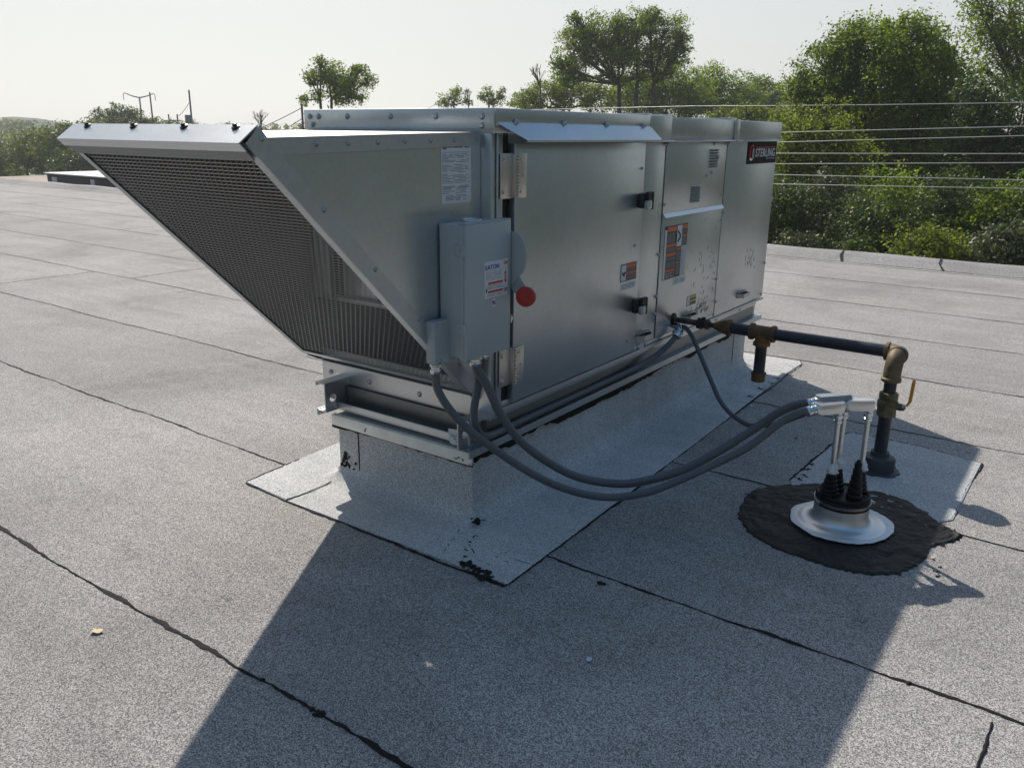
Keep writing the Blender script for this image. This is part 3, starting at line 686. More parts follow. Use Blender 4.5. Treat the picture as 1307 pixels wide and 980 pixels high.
# scratches, smears and pencil marks
mb = MB(); rr = random.Random(12)
for i in range(42):
    x = rr.gauss(5.75, .13); z = rr.gauss(.98, .16); a = rr.uniform(-.9, .9)+1.2; L = rr.uniform(.01, .04)
    if x > 5.96 or z < .66: continue
    mb.tube([(x, y0-.0006, z), (x+math.cos(a)*L*.5+.004, y0-.0006, z+math.sin(a)*L*.5), (x+math.cos(a)*L, y0-.0006, z+math.sin(a)*L)], .0007, 4)
for i in range(30):
    x = rr.gauss(5.72, .10); z = rr.gauss(.70, .02); a = rr.uniform(.3, 1.3); L = rr.uniform(.02, .05)
    if x > 5.96: continue
    mb.tube([(x, y0-.0006, z), (x+math.cos(a)*L, y0-.0006, z+math.sin(a)*L)], .0009, 4)
mb.build('scuff_marks', M['scuff'], pC)
mb = MB()
for i in range(16):
    x = rr.gauss(6.66, .08); z = rr.gauss(.96, .035); a = rr.uniform(1.1, 1.9); L = rr.uniform(.02, .05)
    mb.tube([(x, y0-.0006, z), (x+math.cos(a)*L, y0-.0006, z+math.sin(a)*L)], .0009, 4)
mb.build('scuff_marks', M['scuff'], pD)
# nameplate
decal(pD, 6.405, 7.070, 1.742, 1.912, y0, M['tag_black'], 'nameplate', .002)
mb = MB(); cx, cz = 6.50, 1.825
def arcpts(cx, cz, rx, rz, a0, a1, n=12): return [(cx+rx*math.cos(R_(a0+(a1-a0)*i/n)), y0-.004, cz+rz*math.sin(R_(a0+(a1-a0)*i/n))) for i in range(n+1)]
mb.tube([(cx-.045, y0-.004, 1.795), (cx-.045, y0-.004, 1.85)]+arcpts(cx-.008, 1.852, .036, .03, 170, 40), .008, 6); mb.build('logo_mark', M['red'], pD)
mb = MB(); mb.tube([(cx+.028, y0-.004, 1.86), (cx+.028, y0-.004, 1.81)]+arcpts(cx-.008, 1.805, .036, .03, 0, -150), .008, 6); mb.build('logo_mark', M['cast_al'], pD)
text_mesh('logo_lettering', 'STERLING', (6.81, y0-.0032, 1.822), .088, (1, 0, 0), (0, 0, 1), M['white'], pD, .001, .0, 1.06)
decal(pD, 6.60, 6.90, 1.862, 1.870, y0-.0022, M['red'], 'logo_bar'); decal(pD, 6.92, 7.03, 1.862, 1.870, y0-.0022, M['red'], 'logo_bar')
lines(pD, 6.84, 7.03, 1.770, 1.790, y0-.0026, 1, M['ink_grey'], 4, th=.7)

# ------------------------------------------------------------------ intake hood (part of the unit)
HN, HF = 2.46, 3.69                      # near and far side planes
PA = Vector((1.835, 0, 1.915)); PB = Vector((3.04, 0, .723))   # outer face of the mesh slope: top-front, bottom-back
dS = (PB-PA).normalized(); nS = Vector((-dS.z, 0, dS.x)); nS = nS if nS.x > 0 else -nS    # into the hood
th = .006
mb = MB()
side_ = lambda y: MB().prism([(1.90, y, 1.925), (3.146, y, 1.953), (3.146, y, .665), (3.075, y, .70)], (0, th, 0))
hood = side_(HN).build('intake_hood', M['galv'], unit)
side_(HF-th).build('side_sheet', M['galv_shaded'], hood)  # same galvanised sheet, darkened as shade inside the hood
mb = MB(); mb.prism([(1.90, HN-.006, 1.927), (3.132, HN-.006, 1.954), (3.132, HN-.006, 1.960), (1.90, HN-.006, 1.933)], (0, HF-HN+.012, 0))
mb.prism([(1.915, HN-.0058, 1.9268), (3.132, HN-.0058, 1.9535), (3.132, HN-.0058, 1.900), (1.965, HN-.0058, 1.873)], (0, .0035, 0))
mb.build('hood_top', M['galv_trim'], hood)
mb = MB(); mb.prism([(3.06, HN, .690), (3.148, HN, .655), (3.148, HN, .661), (3.06, HN, .697)], (0, HF-HN, 0)); mb.build('hood_bottom', M['galv'], hood)
mb = MB(); mb.box(3.1465, 3.1585, YF-.10, HF, .665, 1.95, .001); mb.build('back_flange', M['filter'], hood)  # flange coloured dark to paint in the hood's inner shade
# trims along the slope: angle with a face on the side and a return on the mesh side
W = .105
def slope_trim(y, side):
    mb = MB(); ys = y-.010 if side < 0 else y+.006
    p = [(1.835, ys, 1.915), (3.04, ys, .723), (3.085, ys, .722), (3.10, ys, .763), (1.930, ys, 1.927), (1.893, ys, 1.971)]
    mb.prism(p, (0, .004, 0))
    # return flange
    q0, q1 = (y-.006, y+.038) if side < 0 else (y-.032, y+.006)
    a2, b2 = PA-nS*.001, PB-nS*.001
    mb.prism([(a2.x, q0, a2.z), (b2.x, q0, b2.z), (b2.x+nS.x*.004, q0, b2.z+nS.z*.004), (a2.x+nS.x*.004, q0, a2.z+nS.z*.004)], (0, q1-q0, 0))
    return mb.build('slope_trim', M['galv_trim'], hood)
tr1 = slope_trim(HN, -1); tr2 = slope_trim(HF, 1)
mb = MB(); b2 = PB-nS*.001; c2 = PB-dS*.03-nS*.001
mb.prism([(b2.x, HN+.0405, b2.z), (c2.x, HN+.0405, c2.z), (c2.x+nS.x*.004, HN+.0405, c2.z+nS.z*.004), (b2.x+nS.x*.004, HN+.0405, b2.z+nS.z*.004)], (0, HF-HN-.073, 0))
mb.build('bottom_trim', M['galv_light'], hood)
# drip cap along the front top edge
mb = MB(); yA, yB = HN-.002, HF+.004
mb.prism([(1.893, yA, 1.976), (1.810, yA, 1.915), (1.812, yA, 1.911), (1.895, yA, 1.971)], (0, yB-yA, 0))
mb.prism([(1.810, yA, 1.9145), (1.838, yA, 1.886), (1.842, yA, 1.889), (1.814, yA, 1.9145)], (0, yB-yA, 0))
mb.prism([(1.895, yA+.01, 1.975), (1.925, yA+.01, 1.933), (1.929, yA+.01, 1.934), (1.899, yA+.01, 1.975)], (0, yB-yA-.02, 0))
dc = mb.build('drip_cap', M['galv_light'], hood)
mb = MB(); mb.prism([(1.843, yA+.012, 1.888), (1.880, yA+.012, 1.855), (1.883, yA+.012, 1.858), (1.848, yA+.012, 1.891)], (0, yB-yA-.024, 0)); mb.build('drip_return', M['galv_shaded'], hood)
for y in (2.56, 2.87, 3.21, 3.56):
    mb = MB(); mb.lathe([(.016, 0), (.017, .004), (.009, .007), (.008, .014), (1e-6, .016)], (1.880, y, 1.966), 10, axis=(-.5, 0, .85)); mb.build('drip_cap_screw', M['plastic'], hood)
for (x, z) in ((1.868, 1.94), (2.13, 1.68), (2.39, 1.42), (2.65, 1.165), (2.93, .885)):
    bolt((x+.035, HN-.010, z-.01), NY, hood, .0085, .006)
for i in range(7): bolt((2.15+.16*i, HN-.006, 1.910+.0030*i), NY, hood, .0085, .006)
# filter and jamb; the pale plate stands in for reflected ground light
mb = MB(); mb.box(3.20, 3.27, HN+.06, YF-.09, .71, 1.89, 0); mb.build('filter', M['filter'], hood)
mb = MB(); mb.box(3.11, 3.135, 3.50, 3.62, 1.05, 1.50, .002); mb.box(3.11, 3.135, 3.02, 3.62, 1.05, 1.075, .002); mb.box(3.135, 3.14, 3.16, 3.42, 1.075, 1.40, .001)
mb.build('jamb_lit_plate', M['galv_light'], hood)
# expanded metal mesh, real strands
def expanded(y0, y1, du, dv, name):
    verts = []; faces = []; L = (PB-PA).length-.035; st = PA+dS*.012+nS*.006; nv = int(L/dv); nu = int((y1-y0)/du)
    def bar(ya, va, yb, vb, w, t):
        q = len(verts); d = math.hypot(yb-ya, vb-va); ny, nv_ = -(vb-va)/d*w/2, (yb-ya)/d*w/2
        for (y, v) in ((ya, va), (yb, vb)):
            for (sg, tt) in ((-1, 0), (1, .35*t), (1, t), (-1, t*.65)):
                p = st+dS*(v+sg*nv_)+nS*tt; verts.append((p.x, y+sg*ny, p.z))
        for k_ in range(4): faces.append((q+k_, q+(k_+1)%4, q+4+(k_+1)%4, q+4+k_))
    for j in range(nv+1):
        v = j*dv; off = .5*du if j % 2 else 0
        for i in range(-1, nu+2):                               # each strand dips at the knuckles
            y = y0+i*du+off; a, b, c_ = max(y0, y), min(y1, y+du*.62), min(y1, y+du)
            if b > a: bar(a, v-.0030, b, v+.0024, .0052, .0038)
            if c_ > max(a, b): bar(max(a, b), v+.0024, c_, v-.0030, .0034, .003)
            if j < nv and y0 < y < y1-du*.2: bar(y, v, y+du*.16, v+dv, .0027, .0025)
    me = bpy.data.meshes.new(name); me.from_pydata(verts, [], faces); me.update(); me.materials.append(M['mesh']); return link_mesh(name, me, hood)
M['mesh'] = galv('mesh_steel', (.37, .385, .385), .42)
expanded(HN+.03, HF-.03, .032, .0205, 'mesh_screen')
# rating plate on the hood side
rp = (2.862, 3.072, 1.648, 1.914, HN-.0008)
decal(hood, *rp, M['white'], 'rating_plate')
yl = HN-.0018
lines(hood, 2.875, 3.06, 1.90-.013, 1.90, yl, 1, M['ink_grey'], 30, th=.4)
mb = MB(); mb.box(2.870, 3.058, yl-.0006, yl, 1.871, 1.8722, 0); mb.box(2.870, 3.060, yl-.0006, yl, 1.7975, 1.7987, 0); mb.box(2.870, 3.060, yl-.0006, yl, 1.7175, 1.7187, 0); mb.box(2.870, 3.060, yl-.0006, yl, 1.737, 1.738, 0)
mb.build('rule_lines', M['ink'], hood)
lines(hood, 2.868, 3.055, 1.800, 1.866, yl, 10, M['ink_grey'], 31, (.2, .8), .32); lines(hood, 2.868, 3.06, 1.740, 1.795, yl, 8, M['ink_grey'], 32, (.1, .6), .32)
lines(hood, 2.868, 3.055, 1.690, 1.735, yl, 6, M['ink_grey'], 33, (.1, .6), .32); lines(hood, 2.89, 3.04, 1.66, 1.685, yl, 4, M['ink'], 34, (.4, .9), .3)
mb = MB(); mb.tube([(2.885+.013*math.cos(a), yl-.001, 1.897+.012*math.sin(a)) for a in [R_(30+q*20) for q in range(16)]], .0016, 5); mb.tube([(2.883, yl-.001, 1.905), (2.883, yl-.001, 1.889)], .0016, 5); mb.build('listing_mark', M['ink'], hood)

# ------------------------------------------------------------------ disconnect switch
sw = empty('disconnect_switch', (2.832, 2.455, .94), 'tall grey enamelled safety switch box with red lever knob on the side of the unit', 'electrical box')
bx0, bx1, by, bz0, bz1 = 2.832, 3.160, 2.290, .955, 1.570
mb = MB(); mb.box(bx0+.002, bx1-.002, by+.022, 2.452, bz0+.004, bz1-.004, .004); mb.build('enclosure', M['box_paint'], sw)
mb = MB(); mb.box(bx0-.003, bx1+.003, by, by+.021, bz0-.004, bz1, .004); mb.box(bx0-.003, bx0+.001, by+.0212, by+.045, bz0-.003, bz1-.002, .001); mb.box(bx0-.004, bx1+.004, by+.002, by+.05, bz1+.0005, bz1+.006, .002)
cov = mb.build('cover', M['box_paint'], sw)
mb = MB(); mb.lathe([(.046, 0), (.048, .006), (.046, .014), (.036, .016), (.034, .012), (1e-6, .012)], (2.965, 2.37, bz1-.003), 28); mb.build('hub_plate', M['galv_light'], sw)
for z in (1.455, 1.10):
    mb = MB(); mb.box(bx0-.010, bx0-.003, by+.004, by+.030, z-.026, z+.026, .002); mb.box(bx0-.006, bx0+.0015, by+.030, by+.066, z-.024, z+.024, .001); mb.tube([(bx0-.006, by+.044, z-.006), (bx0-.006, by+.044, z+.006)], .007, 10); mb.build('cover_hinge', M['box_paint'], sw)
mb = MB(); mb.box(bx1+.003, bx1+.012, by-.006, by+.022, 1.075, 1.115, .002); mb.tube([(bx1+.0125, by+.004, 1.095), (bx1+.019, by+.004, 1.095)], .010, 10); mb.build('cover_catch', M['zinc'], sw)
# label
yb = by-.0002
lab = decal(cov, 2.957, 3.136, 1.222, 1.392, yb, M['white'], 'switch_label')
text_mesh('label_lettering', 'EATON', (3.016, yb-.0012, 1.364), .031, (1, 0, 0), (0, 0, 1), M['blue'], cov, .0004, 0, .95)
text_mesh('label_lettering', 'ON', (3.118, yb-.0012, 1.374), .026, (1, 0, 0), (0, 0, 1), M['red'], cov, .0, 0, .7)
text_mesh('label_lettering', 'OFF', (3.118, yb-.0012, 1.245), .026, (1, 0, 0), (0, 0, 1), M['red'], cov, .0, 0, .55)
mb = MB(); yy = yb-.001
for sg in (1, -1):
    zc = 1.309
    mb.prism([(3.118-.011, yy, zc+sg*.014), (3.118+.011, yy, zc+sg*.014), (3.118, yy, zc+sg*.03)], (0, -.0006, 0))
mb.box(3.114, 3.122, yy-.0006, yy, 1.297, 1.321, 0); mb.build('label_arrows', M['red'], cov)
decal(cov, 2.985, 3.098, 1.286, 1.295, yb-.0008, M['red'], 'label_bar'); decal(cov, 2.985, 3.098, 1.246, 1.255, yb-.0008, M['red'], 'label_bar')
lines(cov, 2.968, 3.085, 1.306, 1.348, yb-.0008, 5, M['ink_grey'], 50, (.4, .9), .25); lines(cov, 2.978, 3.098, 1.262, 1.283, yb-.0008, 3, M['ink_grey'], 51, (.6, 1), .25); lines(cov, 2.978, 3.098, 1.228, 1.243, yb-.0008, 2, M['ink_grey'], 52, (.6, 1), .25)
decal(cov, 2.968, 2.976, 1.250, 1.268, yb-.0008, M['ink'], 'label_bar')
mb = MB(); mb.lathe([(.020, 0), (.020, .0008), (1e-6, .0008)], (3.028, yb, 1.196), 24, axis=NY); mb.build('round_sticker', M['white'], cov)
decal(cov, 3.014, 3.043, 1.187, 1.206, yb-.001, M['white'], 'flag_field')
for i in range(4): decal(cov, 3.014, 3.043, 1.187+.0052*i, 1.187+.0052*i+.0027, yb-.002, M['red'], 'flag_stripe')
decal(cov, 3.014, 3.027, 1.196, 1.206, yb-.003, M['blue'], 'flag_canton')
# lever guard and lever
mb = MB(); P = [(bx1+.012, 2.40, 1.54), (bx1+.012, 2.285, 1.512)]+[(bx1+.012, 2.275+.0-.068*math.sin(R_(a)), 1.405+.107*math.cos(R_(a))) for a in range(8, 150, 10)]+[(bx1+.012, 2.29, 1.26), (bx1+.012, 2.40, 1.26)]
mb.prism(P, (.006, 0, 0)); mb.build('lever_guard', M['box_paint'], sw)
mb = MB(); mb.prism([(bx1+.020, 2.36, 1.36), (bx1+.020, 2.30, 1.365), (bx1+.020, 2.205, 1.245), (bx1+.020, 2.215, 1.205), (bx1+.020, 2.25, 1.19), (bx1+.020, 2.33, 1.28)], (.006, 0, 0)); lv = mb.build('lever', M['box_paint'], sw)
mb = MB(); mb.lathe([(.028, .004), (.046, 0), (.048, -.004), (.048, -.022), (.044, -.028), (.030, -.0285), (.029, -.026), (.021, -.026), (.020, -.0285), (1e-6, -.0285)], (bx1+.010, 2.200, 1.216), 36, axis=(1, .32, 0)); mb.build('knob', M['knob'], lv)

# ------------------------------------------------------------------ junction box
jb = empty('junction_box', (2.735, 2.455, .94), 'small grey metal junction box left of the tall switch box on the hood side', 'electrical box')
jx0, jx1, jy, jz0, jz1 = 2.732, 2.872, 2.398, .938, 1.135
mb = MB(); mb.box(jx0, jx1, jy+.004, 2.453, jz0, jz1, .003); mb.build('box_body', M['jbox_paint'], jb)
mb = MB(); mb.prism([(jx0-.002, jy, jz0-.002), (jx1+.002, jy-.0, jz0-.002), (jx1+.002, jy, jz1), (jx1-.004, jy, jz1+.004), (jx0-.002, jy, jz1+.004)], (0, .0035, 0)); cvj = mb.build('box_cover', M['jbox_paint'], jb)
for x in (jx0+.012, jx0+.05, jx1-.02): bolt((x, jy, jz1-.012), NY, cvj, .005, .004)
bolt((jx0+.03, jy, jz0+.012), NY, cvj, .009, .008)

# ------------------------------------------------------------------ flexible conduits
def connector(p, d, parent, r=.022, L=.05):
    d = Vector(d).normalized(); p = Vector(p); mb = MB()
    mb.lathe([(r*1.05, 0), (r*1.3, .004), (r*1.35, .014), (r*1.05, .018), (r*1.05, .026), (r*1.28, .028), (r*1.30, L*.85), (r*1.1, L)], p, 10, axis=d)
    return mb.build('connector', M['zinc'], parent)
RC = .0195
def conduit(label, pts, r, d0, d1):
    t = empty('flexible_conduit', pts[0], label, 'conduit', 'grey flexible conduits beside the unit')
    mb = MB(); mb.tube(pts, r, 18, True, 8); mb.build('jacket', M['pvc'], t)
    return t
c1 = conduit('outer grey conduit from the small junction box, hanging lowest over the roof',
    [(2.765, 2.425, .905), (2.765, 2.42, .82), (2.79, 2.375, .725), (2.847, 2.313, .623), (2.914, 2.247, .539), (3.023, 2.139, .417), (3.135, 2.028, .316), (3.249, 1.914, .247), (3.365, 1.80, .213), (3.481, 1.685, .224), (3.567, 1.599, .258), (3.71, 1.457, .341), (3.852, 1.300, .449), (3.935, 1.185, .575), (3.972, 1.095, .648), (3.992, 1.062, .658)], RC, 0, 0)
connector((2.765, 2.425, .937), (0, 0, -1), c1)
c2 = conduit('inner thick grey conduit curving from the tall switch box to the pipe portal',
    [(2.945, 2.335, .925), (2.955, 2.33, .88), (2.99, 2.30, .80), (3.043, 2.251, .641), (3.115, 2.183, .501), (3.218, 2.085, .379), (3.338, 1.97, .285), (3.491, 1.825, .236), (3.613, 1.709, .247), (3.735, 1.593, .289), (3.856, 1.478, .366), (3.985, 1.335, .490), (4.03, 1.21, .610), (4.046, 1.12, .668), (4.058, 1.080, .679)], RC*1.12, 0, 0)
connector((2.945, 2.335, .951), (0, 0, -1), c2, .026)
c3 = conduit('grey conduit lying in the base rail channel under the long side of the unit',
    [(3.06, 2.375, .93), (3.055, 2.375, .86), (3.00, 2.37, .74), (2.965, 2.36, .66), (2.962, 2.352, .60), (2.995, 2.352, .545), (3.07, 2.372, .498), (3.2, 2.400, .470), (3.4, 2.415, .465), (3.9, 2.42, .462), (4.4, 2.418, .464), (4.75, 2.405, .475), (4.98, 2.375, .51), (5.10, 2.35, .56), (5.185, 2.335, .605)], RC, 0, 0)
connector((3.06, 2.375, .952), (0, 0, -1), c3)
connector((5.235, 2.325, .648), (-.7, .1, -.6), c3, .026, .06)
mb = MB(); mb.tube([(5.235, 2.325, .648), (5.26, 2.345, .668), (5.27, 2.395, .672)], .022, 12); mb.build('angle_fitting', M['zinc'], c3)
c4 = conduit('thin grey conduit drooping from the lower access panel behind the other two',
    [(5.30, 2.36, .66), (5.27, 2.30, .665), (5.205, 2.22, .63), (5.165, 2.16, .57), (5.128, 2.10, .50), (5.087, 2.041, .435), (5.05, 1.979, .362), (5.009, 1.91, .285), (4.955, 1.819, .233), (4.893, 1.713, .209), (4.834, 1.615, .215), (4.72, 1.43, .30), (4.60, 1.25, .43), (4.48, 1.10, .55), (4.40, 1.02, .61)], RC*.8, 0, 0)
connector((5.31, 2.392, .66), (-.1, -1, 0), c4, .022, .035)

# ------------------------------------------------------------------ roof membrane patch, tar, portal
pt = [gp(*q) for q in ((1009, 614), (1077, 556), (1086, 553), (1172, 570), (1252, 592), (1216, 664), (1204, 666))]
pt = [(p.x, p.y) for p in pt]+[(4.3, .6), (4.2, 1.1)]
mb = MB(); mb.prism([(x, y, .001) for x, y in pt], (0, 0, .005)); mp = mb.build('membrane_patch', M['patchm'])
tag(mp, 'pale grey rectangular membrane patch lying on the roof around the gas pipe', 'roof patch')
ribbon([V3(*pt[6]), V3(*pt[5]), V3(*pt[4])], .008, .016, .004, 'patch_edge', M['bitumen'], mp, .05, 21); ribbon([V3(*pt[4]), V3(*pt[3]), V3(*pt[2]), V3(*pt[1])], .004, .010, .004, 'patch_edge', M['bitumen'], mp, .2, 22); ribbon([V3(*pt[1]), V3(*pt[0])], .010, .028, .004, 'patch_edge', M['bitumen'], mp, .02, 23)
splat([gp(x, y) for x, y in ((1025, 608), (1030, 600), (1036, 594), (1020, 612))], .016, .0065, mp, 31, n=9)
tp = [(1008, 619), (975, 622), (954, 631), (945, 645), (942, 662), (954, 678), (972, 691), (1003, 706), (1037, 717), (1062, 725), (1089, 731), (1118, 734), (1146, 732), (1160, 727), (1170, 722), (1182, 710), (1189, 698), (1208, 694), (1222, 690), (1226, 684), (1214, 676), (1201, 670), (1190, 660), (1180, 652), (1162, 641), (1141, 633), (1120, 628), (1102, 626), (1080, 621), (1050, 618), (1028, 617)]
tpg = [gp(*q) for q in tp]; cen = sum(tpg, Vector((0, 0, 0)))/len(tpg); cen = V3(4.22, .90)
from mathutils import noise as mn
ring0 = []; rr = random.Random(5)
for a, b in zip(tpg, tpg[1:]+tpg[:1]):
    for q in range(6):
        p = a.lerp(b, q/6); d = (p-cen); ring0.append(cen+d*(1+rr.uniform(-.012, .018)+.022*mn.noise(Vector((p.x*12, p.y*12, 0)))+.010*mn.noise(Vector((p.x*40, p.y*40, 0)))))
mb = MB(); prev = None; NT = len(ring0)
from mathutils import noise as mn
for fi in range(34):
    f_ = 1-.72*(fi/33); rg = []
    for q, p in enumerate(ring0):
        a_ = 2*math.pi*q/NT; x = cen.x+(p.x-cen.x)*f_; y = cen.y+(p.y-cen.y)*f_
        swirl = mn.noise(Vector((math.cos(a_)*1.3, math.sin(a_)*1.3, fi*.55))); fine = mn.noise(Vector((x*18, y*18, 3)))
        z = .0085+.0042*swirl+.0026*fine+.0022*mn.noise(Vector((x*45, y*45, 9)))
        if fi == 0: z = .0035
        rg.append(mb.bm.verts.new((x, y, max(.004, z))))
    if prev:
        for q in range(NT):
            f = mb.bm.faces.new((prev[q], prev[(q+1)%NT], rg[(q+1)%NT], rg[q])); f.smooth = True
    else: first = rg
    prev = rg
mb.bm.faces.new(prev)
lo = [mb.bm.verts.new((v.co.x, v.co.y, .0005)) for v in first]
for q in range(len(lo)): mb.bm.faces.new((lo[q], lo[(q+1)%len(lo)], first[(q+1)%len(lo)], first[q]))
tar = mb.build('tar_patch', M['tar']); tag(tar, 'oval of black roofing tar spread on the roof around the portal base', 'tar patch')
rr = random.Random(9)
splat([gp(x, y) for x, y in ((1196, 730), (1200, 724), (1198, 735))], .010, .001, tar, 41, n=7, name='tar_drip')
splat([gp(x, y) for x, y in ((1215, 692), (1224, 682), (1203, 697))], .012, .004, tar, 42, n=8, name='tar_drip')
splat([p+(cen-p)*random.uniform(-.03, .02) for p in tpg[::2]], .008, .002, tar, 44, n=3, name='tar_drip')['kind'] = 'stuff'

PC = Vector((4.2065, .891, 0)); DZ = .033
RT = Vector((.587, -.81, 0)).normalized(); FW = Vector((.81, .587, 0)).normalized()
KP = .87
def P_(r, f, z): return PC+RT*r*KP+FW*f*KP+Vector((0, 0, z))
def KL(prof): return [(r*KP, h) for r, h in prof]
por = empty('pipe_portal', PC, 'round aluminium pipe portal flashing with black boot cap in the tar oval', 'pipe portal')
rr = random.Random(2); jt = [1+.03*mn.noise(Vector((math.cos(q*2*math.pi/72)*2.5, math.sin(q*2*math.pi/72)*2.5, 1)))+rr.uniform(-.014, .016) for q in range(72)]
jf = [jt[q]*(1.0+.10*max(0, math.cos(2*math.pi*q/72-R_(-50)))**6) for q in range(72)]
mb = MB(); mb.lathe(KL([(.282, .017), (.285, .022), (.272, .0255), (.24, .0262)]), PC, 72, jit=lambda j, q: jf[q] if j < 2 else (1+(jf[q]-1)*.5 if j == 2 else 1))
mb.build('sealant_skirt', M['sealant'], por)
mb = MB(); mb.lathe(KL([(.258, .0265), (.250, .0285), (.236, .030), (.228, .0345), (.205, .036), (.185, .039), (.170, .046), (.160, .060), (.156, .090), (.153, .112+DZ), (.143, .112+DZ)]), PC, 64); mb.build('aluminium_base', M['spun_al'], por)
mb = MB(); mb.lathe(KL([(.1535, .092), (.157, .094), (.157, .126), (.152, .134), (.154, .138), (.157, .150), (.151, .157), (.140, .157), (.136, .150), (1e-6, .149)]), PC+Vector((0, 0, DZ)), 64); mb.build('rubber_cap', M['rubber'], por)
mb = MB(); mb.lathe(KL([(.1575, .108), (.1615, .1085), (.1615, .122), (.1575, .1225)]), PC+Vector((0, 0, DZ)), 64)
for sgn in (1, -1):
    q = P_(sgn*.164, -.02, .115+DZ); mb.tube([q+FW*-.022, q+FW*.022], .007, 10); mb.lathe([(.011, 0), (.011, .007), (1e-6, .008)], q+FW*-.022, 6, axis=-FW)
mb.build('hose_clamp', M['bolt'], por)
def boot(r, f, h, r0, r1, steps, tip=True):
    prof = []; n = steps
    for i in range(n):
        a = i/n; rad = r0+(r1-r0)*a; z0 = .149+DZ+h*a; z1 = z0+h/n
        prof += [(rad, z0), (rad+.0025, z0+h/n*.25), (rad+.0015, z1-.007), (rad-.0055, z1-.002)]
    prof += [(r1, .149+DZ+h), (r1*.5 if tip else r1*.9, .149+DZ+h+.01), (1e-6, .149+DZ+h+.012)]
    mb = MB(); mb.lathe(prof, P_(r, f, 0), 28); return mb.build('boot', M['rubber'], por)
boot(-.096, -.025, .115, .046, .020, 5, False); boot(-.030, .055, .120, .044, .020, 5, False); boot(.098, .025, .115, .044, .020, 5, False); boot(.030, -.080, .205, .038, .012, 6)
# sealant smears at the boot tops
risers = []
spec = [('front left galvanised riser with shiny cast elbow fitting on the pipe portal', (-.094, -.025), (-.100, -.022), .633, 'cast_al'),
        ('rear galvanised riser with flat grey elbow fitting, behind the shiny one on the portal', (-.032, .055), (-.036, .05), .638, 'lb_grey'),
        ('right hand galvanised riser with cast elbow fitting, nearest the gas pipe', (.098, .025), (.094, .025), .633, 'cast_al')]
for i, (lb, a, b, zt, mt) in enumerate(spec):
    A = P_(a[0], a[1], .27+DZ); B = P_(b[0], b[1], zt)
    t = empty('conduit_riser', A, lb, 'conduit', 'galvanised risers of the pipe portal')
    mb = MB(); mb.tube([A, B], .0130, 18); mb.build('pipe', M['emt'], t)
    mb = MB(); rr = random.Random(i); sc = [rr.uniform(.75, 1.35) for _ in range(12)]
    mb.lathe([(.020, 0), (.027, .008), (.024, .020), (.026, .034), (.018, .048), (.0145, .055)], A+Vector((0, 0, -.002)), 12, jit=lambda j, q: sc[(q+j*3)%12]); mb.build('sealant_collar', M['sealant'], t)
    mb = MB(); mb.lathe([(.0155, 0), (.0205, .003), (.0205, .016), (.0165, .019), (.0165, .026), (.022, .029), (.022, .046), (.018, .050), (.018, .062)], B-Vector((0, 0, .060)), 10); mb.build('compression_coupling', M['zinc'], t)
    # conduit body: long rounded box lying towards the flexible conduit
    D = Vector((-.80, .60, 0)).normalized() if i == 0 else (Vector((-.77, .64, 0)).normalized() if i == 1 else Vector((-.62, .78, 0)).normalized()); Sd = Vector((0, 0, 1)).cross(D)
    L = (.150, .185, .135)[i]; wd = (.028, .027, .027)[i]; h = (.050, .055, .050)[i]; z0 = B.z+(.0 if i != 1 else .012)
    out_ = []
    r_ = wd
    for q in range(9): a_ = R_(-90+q*22.5); out_.append(-D*(r_*math.cos(a_))+Sd*(r_*math.sin(a_)))
    for q in range(5): a_ = R_(90-q*45*1.0); out_.append(D*(L-wd*.6)+D*(wd*.6*math.cos(a_))+Sd*(wd*math.sin(a_)))
    mb = MB(); rings = []
    for (zz, sc_) in ((0, .86), (.008, .97), (h*.5, 1), (h-.009, .99), (h-.002, .94)):
        rings.append([mb.bm.verts.new(Vector((B.x, B.y, z0+zz))+p*sc_) for p in out_])
    nn = len(out_)
    for ra, rb in zip(rings, rings[1:]):
        for q in range(nn):
            f = mb.bm.faces.new((ra[q], ra[(q+1)%nn], rb[(q+1)%nn], rb[q])); f.smooth = True
    mb.bm.faces.new(rings[0][::-1]); mb.bm.faces.new(rings[-1])
    if i == 1: mb.tube([B+Vector((0, 0, -.02)), B+Vector((0, 0, .03))], .027, 18)
    body = mb.build('elbow_fitting', M[mt], t)
    mb = MB(); mb.prism([Vector((B.x, B.y, z0+h-.001))+p*.92+D*.006 for p in out_], (0, 0, .008)); mb.build('fitting_cover', M['lb_grey' if i == 1 else 'cast_al'], body)
    E = Vector((B.x, B.y, z0+h*.5))+D*L*(.99)
    mb = MB(); mb.lathe([(.020, -.015), (.020, .0), (.026, .003), (.026, .014), (.022, .016), (.022, .024), (.027, .026), (.027, .044), (.023, .048)], E, 10, axis=D+Vector((0, 0, -.15 if i < 2 else -.5))); mb.build('connector', M['zinc'], t)
    risers.append(E)

# ------------------------------------------------------------------ gas pipe
gx, gy = 5.109, .905
bt = empty('pipe_flashing_boot', (gx, gy, 0), 'dark grey stepped flashing boot around the foot of the gas pipe', 'pipe boot')
rr = random.Random(4); sc = [rr.uniform(.93, 1.10) for _ in range(36)]
mb = MB(); mb.lathe([(.125, .0065), (.120, .013), (.098, .016), (.094, .020), (.092, .085), (.086, .095), (.062, .100), (.055, .105), (.052, .128), (.043, .130)], (gx, gy, 0), 36, jit=lambda j, q: sc[q] if j < 2 else 1)
mb.build('boot_body', M['boot'], bt)
gas = empty('gas_pipe', (gx, gy, .1), 'black iron gas pipe with rusty fittings rising from the roof and running to the unit', 'gas pipe')
zr = .712; pr = .0375; GXR = 5.268; Ypost = .885
mb = MB(); mb.tube([(gx, gy, .07), (gx, gy, .36)], pr, 24); mb.build('riser_pipe', M['iron'], gas)
